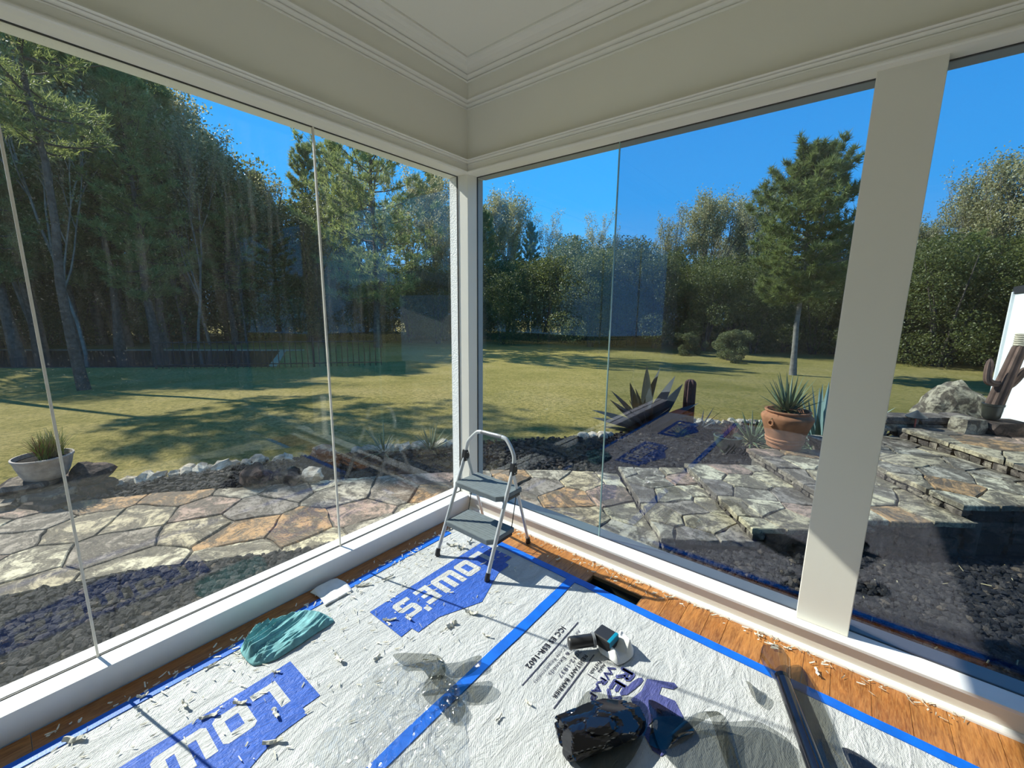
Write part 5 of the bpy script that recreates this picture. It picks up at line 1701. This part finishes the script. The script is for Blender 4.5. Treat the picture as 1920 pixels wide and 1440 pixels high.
BACK = [('p', -42.18, -4.44, 19.0), ('p', -40.3, -3.3, 17.9), ('p', -39.24, -1.49, 18.5), ('d', -42.84, -0.49, 19.9), ('p', -42.72, 1.74, 18.9), ('d', -38.6, 2.8, 17.6), ('d', -37.89, 4.45, 16.4), ('d', -38.14, 6.09, 16.0), ('d', -36.89, 7.02, 14.6), ('d', -40.97, 11.23, 13.0), ('d', -37.98, 12.28, 10.5), ('p', -35.22, 13.59, 7.65), ('b', -36.93, 18.64, 10.6), ('p', -34.3, 19.78, 13.1), ('d', -31.6, 21.4, 12.1), ('d', -33.23, 26.44, 13.8), ('d', -28.97, 25.63, 11.4), ('p', -25.77, 29.28, 10.3), ('p', -24.02, 30.95, 9.2), ('d', -21.72, 35.35, 6.9), ('d', -19.33, 33.91, 8.1), ('p', -15.35, 35.81, 7.4), ('d', -12.87, 36.58, 6.2), ('p', -10.86, 38.01, 7.8), ('d', -8.73, 42.56, 8.4), ('d', -5.23, 39.78, 9.1), ('p', -3.62, 41.92, 7.9), ('p', 0.21, 41.1, 7.4), ('p', 1.49, 38.6, 6.9), ('b', 4.07, 41.73, 7.9), ('b', 5.16, 40.22, 8.2), ('d', 7.26, 41.45, 8.1), ('d', 8.11, 37.6, 8.8), ('d', 10.32, 41.74, 10.0), ('d', 10.8, 37.22, 8.7), ('b', 13.55, 42.19, 9.7), ('p', 14.18, 39.1, 9.7)]
UNDER = [(-32.36, -3.9, 2.39), (-30.25, -2.8, 2.99), (-31.48, -2.13, 2.65), (-31.52, -1.46, 3.01), (-32.57, -0.72, 2.31), (-32.72, 0.1, 2.31), (-31.5, 1.06, 2.5), (-32.52, 2.12, 3.24), (-31.2, 2.67, 3.29), (-31.24, 4.51, 2.51), (-29.92, 4.72, 2.52), (-30.7, 6.49, 5.2), (-29.41, 8.22, 2.75), (-29.04, 9.35, 5.09), (-26.09, 9.84, 2.73), (-25.39, 11.22, 3.98), (-24.05, 11.4, 3.62), (-23.96, 13.66, 3.8), (-21.6, 13.62, 3.22), (-20.35, 15.35, 2.99), (-18.4, 15.97, 3.99), (-19.64, 18.77, 5.02), (-17.63, 19.0, 2.66), (-15.29, 18.66, 3.79), (-14.09, 21.17, 4.53), (-13.08, 22.7, 5.85), (-10.34, 21.23, 4.79), (-9.27, 22.42, 3.27), (-9.04, 24.14, 5.38), (-7.1, 23.32, 4.69), (-5.89, 25.53, 3.62), (-4.4, 23.58, 3.99), (-3.09, 25.62, 4.25), (-1.87, 24.02, 3.1), (-0.73, 26.36, 2.76), (0.65, 26.2, 3.81), (1.51, 27.27, 4.24), (2.91, 24.93, 3.04), (3.84, 26.21, 4.15), (4.44, 26.75, 4.37), (5.27, 23.86, 4.72), (6.13, 26.23, 4.68), (6.9, 24.09, 3.61), (7.49, 24.74, 4.64), (8.38, 25.6, 4.49), (8.45, 22.83, 4.01), (8.39, 21.33, 2.76)]
for k_, x, y, h in FRONT + BACK:
    place(k_, x, y, h)
for x, y, h in UNDER:
    place('b', x, y, h * (2.1 if x < -25 else 1.15), wide=1.0)
    d_ = Vector((x - 2.1, y + 2.1)).normalized()
    place('b', x + d_.x * 4.5 + random.uniform(-.8, .8), y + d_.y * 4.5 + random.uniform(-.8, .8), h * 0.5 + 3.6, wide=1.0)
    place('b', x + d_.x * 8.5 + random.uniform(-.8, .8), y + d_.y * 8.5 + random.uniform(-.8, .8), h * 0.4 + 4.2, wide=1.1)
# individual trees that stand out
high = [proto(pine(12, 0.60, 1.7, 46, 45, 14, 0.12, shape='round'), 'lawn_pine', 'needle', 'bark'), proto(pine(12, 0.52, 2.2, 50, 41, 14, 0.125, shape='round'), 'lawn_pine', 'needle', 'bark')]
place('p', -12.9, -0.76, 10.8, 'big pine on the left lawn casting a long curved shadow', pr=high[1])
place('p', -13.9, -2.45, 11.0, 'tall pine left of the view whose trunk shadow crosses the lawn', pr=high[0])
place('p', -18.8, 11.9, 13.2, 'broad dark pine with spreading limbs left of the corner post', pr=proto(pine(12, 0.18, 3.9, 84, 42, 20, 0.19, 1.6, shape='round', needle=(.18, .34), nw=(.025, .045)), 'broad_pine', 'needle', 'bark'))
lone = place('p', 0.62, 16.31, 7.5, 'lone pine with a bare lower trunk beside the white post', pr=proto(pine(12, 0.36, 3.7, 96, 43, 26, 0.17, 2.3, lean=0.3, shape='round', needle=(.22, .42), nw=(.03, .05)), 'lone_pine', 'needle', 'barkpale'))
for (za, la, ln, zb) in ((6.3, 2.9, 2.1, 0.35), (4.6, 3.3, 1.3, 0.25)):
    pts = [Vector((0.0, 0.0, za)), Vector((math.cos(la) * ln * .5, math.sin(la) * ln * .5, za + zb * .2)), Vector((math.cos(la) * ln, math.sin(la) * ln, za + zb))]
    MB().tube(pts, [0.06, 0.045, 0.015], 6).build('bare_branch', M['barkpale'], lone, True)
sb_ = proto(bush(2.0, 4, 51, 16000, (.09, .16)), 'round_shrub', 'leafs', 'bark')
place('b', -2.2, 19.6, 1.45, 'rounded grey green shrub at the far lawn edge left of the lone pine', pr=sb_, wide=1.25, name='shrub')
place('b', -4.3, 20.6, 1.2, 'low green shrub at the far lawn edge', pr=sb_, wide=1.1, name='shrub')
# denser trees behind the pool
for k, (x, y, h, kd) in enumerate(((-24.2, 0.6, 12.5, 'd'), (-23.6, 2.9, 12.0, 'p'), (-25.5, -2.9, 14.0, 'd'), (-27.5, -0.6, 14.5, 'p'), (-24.8, 4.9, 11.5, 'd'), (-28.2, 2.6, 15.0, 'p'), (-27.4, 5.0, 13.5, 'd'), (-26.0, 7.0, 10.5, 'p'), (-32.0, 0.6, 16.5, 'd'), (-33.0, 4.2, 16.5, 'p'), (-32.0, 6.8, 14.5, 'd'), (-28.0, 11.0, 9.0, 'd'), (-30.0, 9.0, 11.5, 'd'), (-26.5, 13.8, 10.5, 'd'), (-25.0, 16.0, 11.5, 'd'), (-22.0, 15.5, 8.0, 'd'), (-20.5, 18.5, 9.0, 'd'), (-21.0, 23.0, 9.5, 'p'))):
    place(kd, x, y, h, wide=1.15)

# the woods go on round the left side of the house, out of direct view but mirrored in the glass
for k in range(24):
    f_ = k / 23
    x, y = -31 + 9 * f_ * f_ + random.uniform(-1, 1), -6 - 28 * f_
    if k % 2 == 0: place(random.choice('pd'), x - 3, y, random.uniform(11, 15), wide=1.2)
    place('b', x, y + 1, random.uniform(5, 7.5), wide=1.2)
for k in range(13):
    f_ = k / 12
    x, y = 12 + 26 * f_ + random.uniform(-1.5, 1.5), 27 - 17 * f_ * f_ + random.uniform(-1.5, 1.5)
    place(random.choice('pdd'), x + 1, y + 3, random.uniform(9, 12), wide=1.2)
    place('b', x, y, random.uniform(4, 6), wide=1.2)
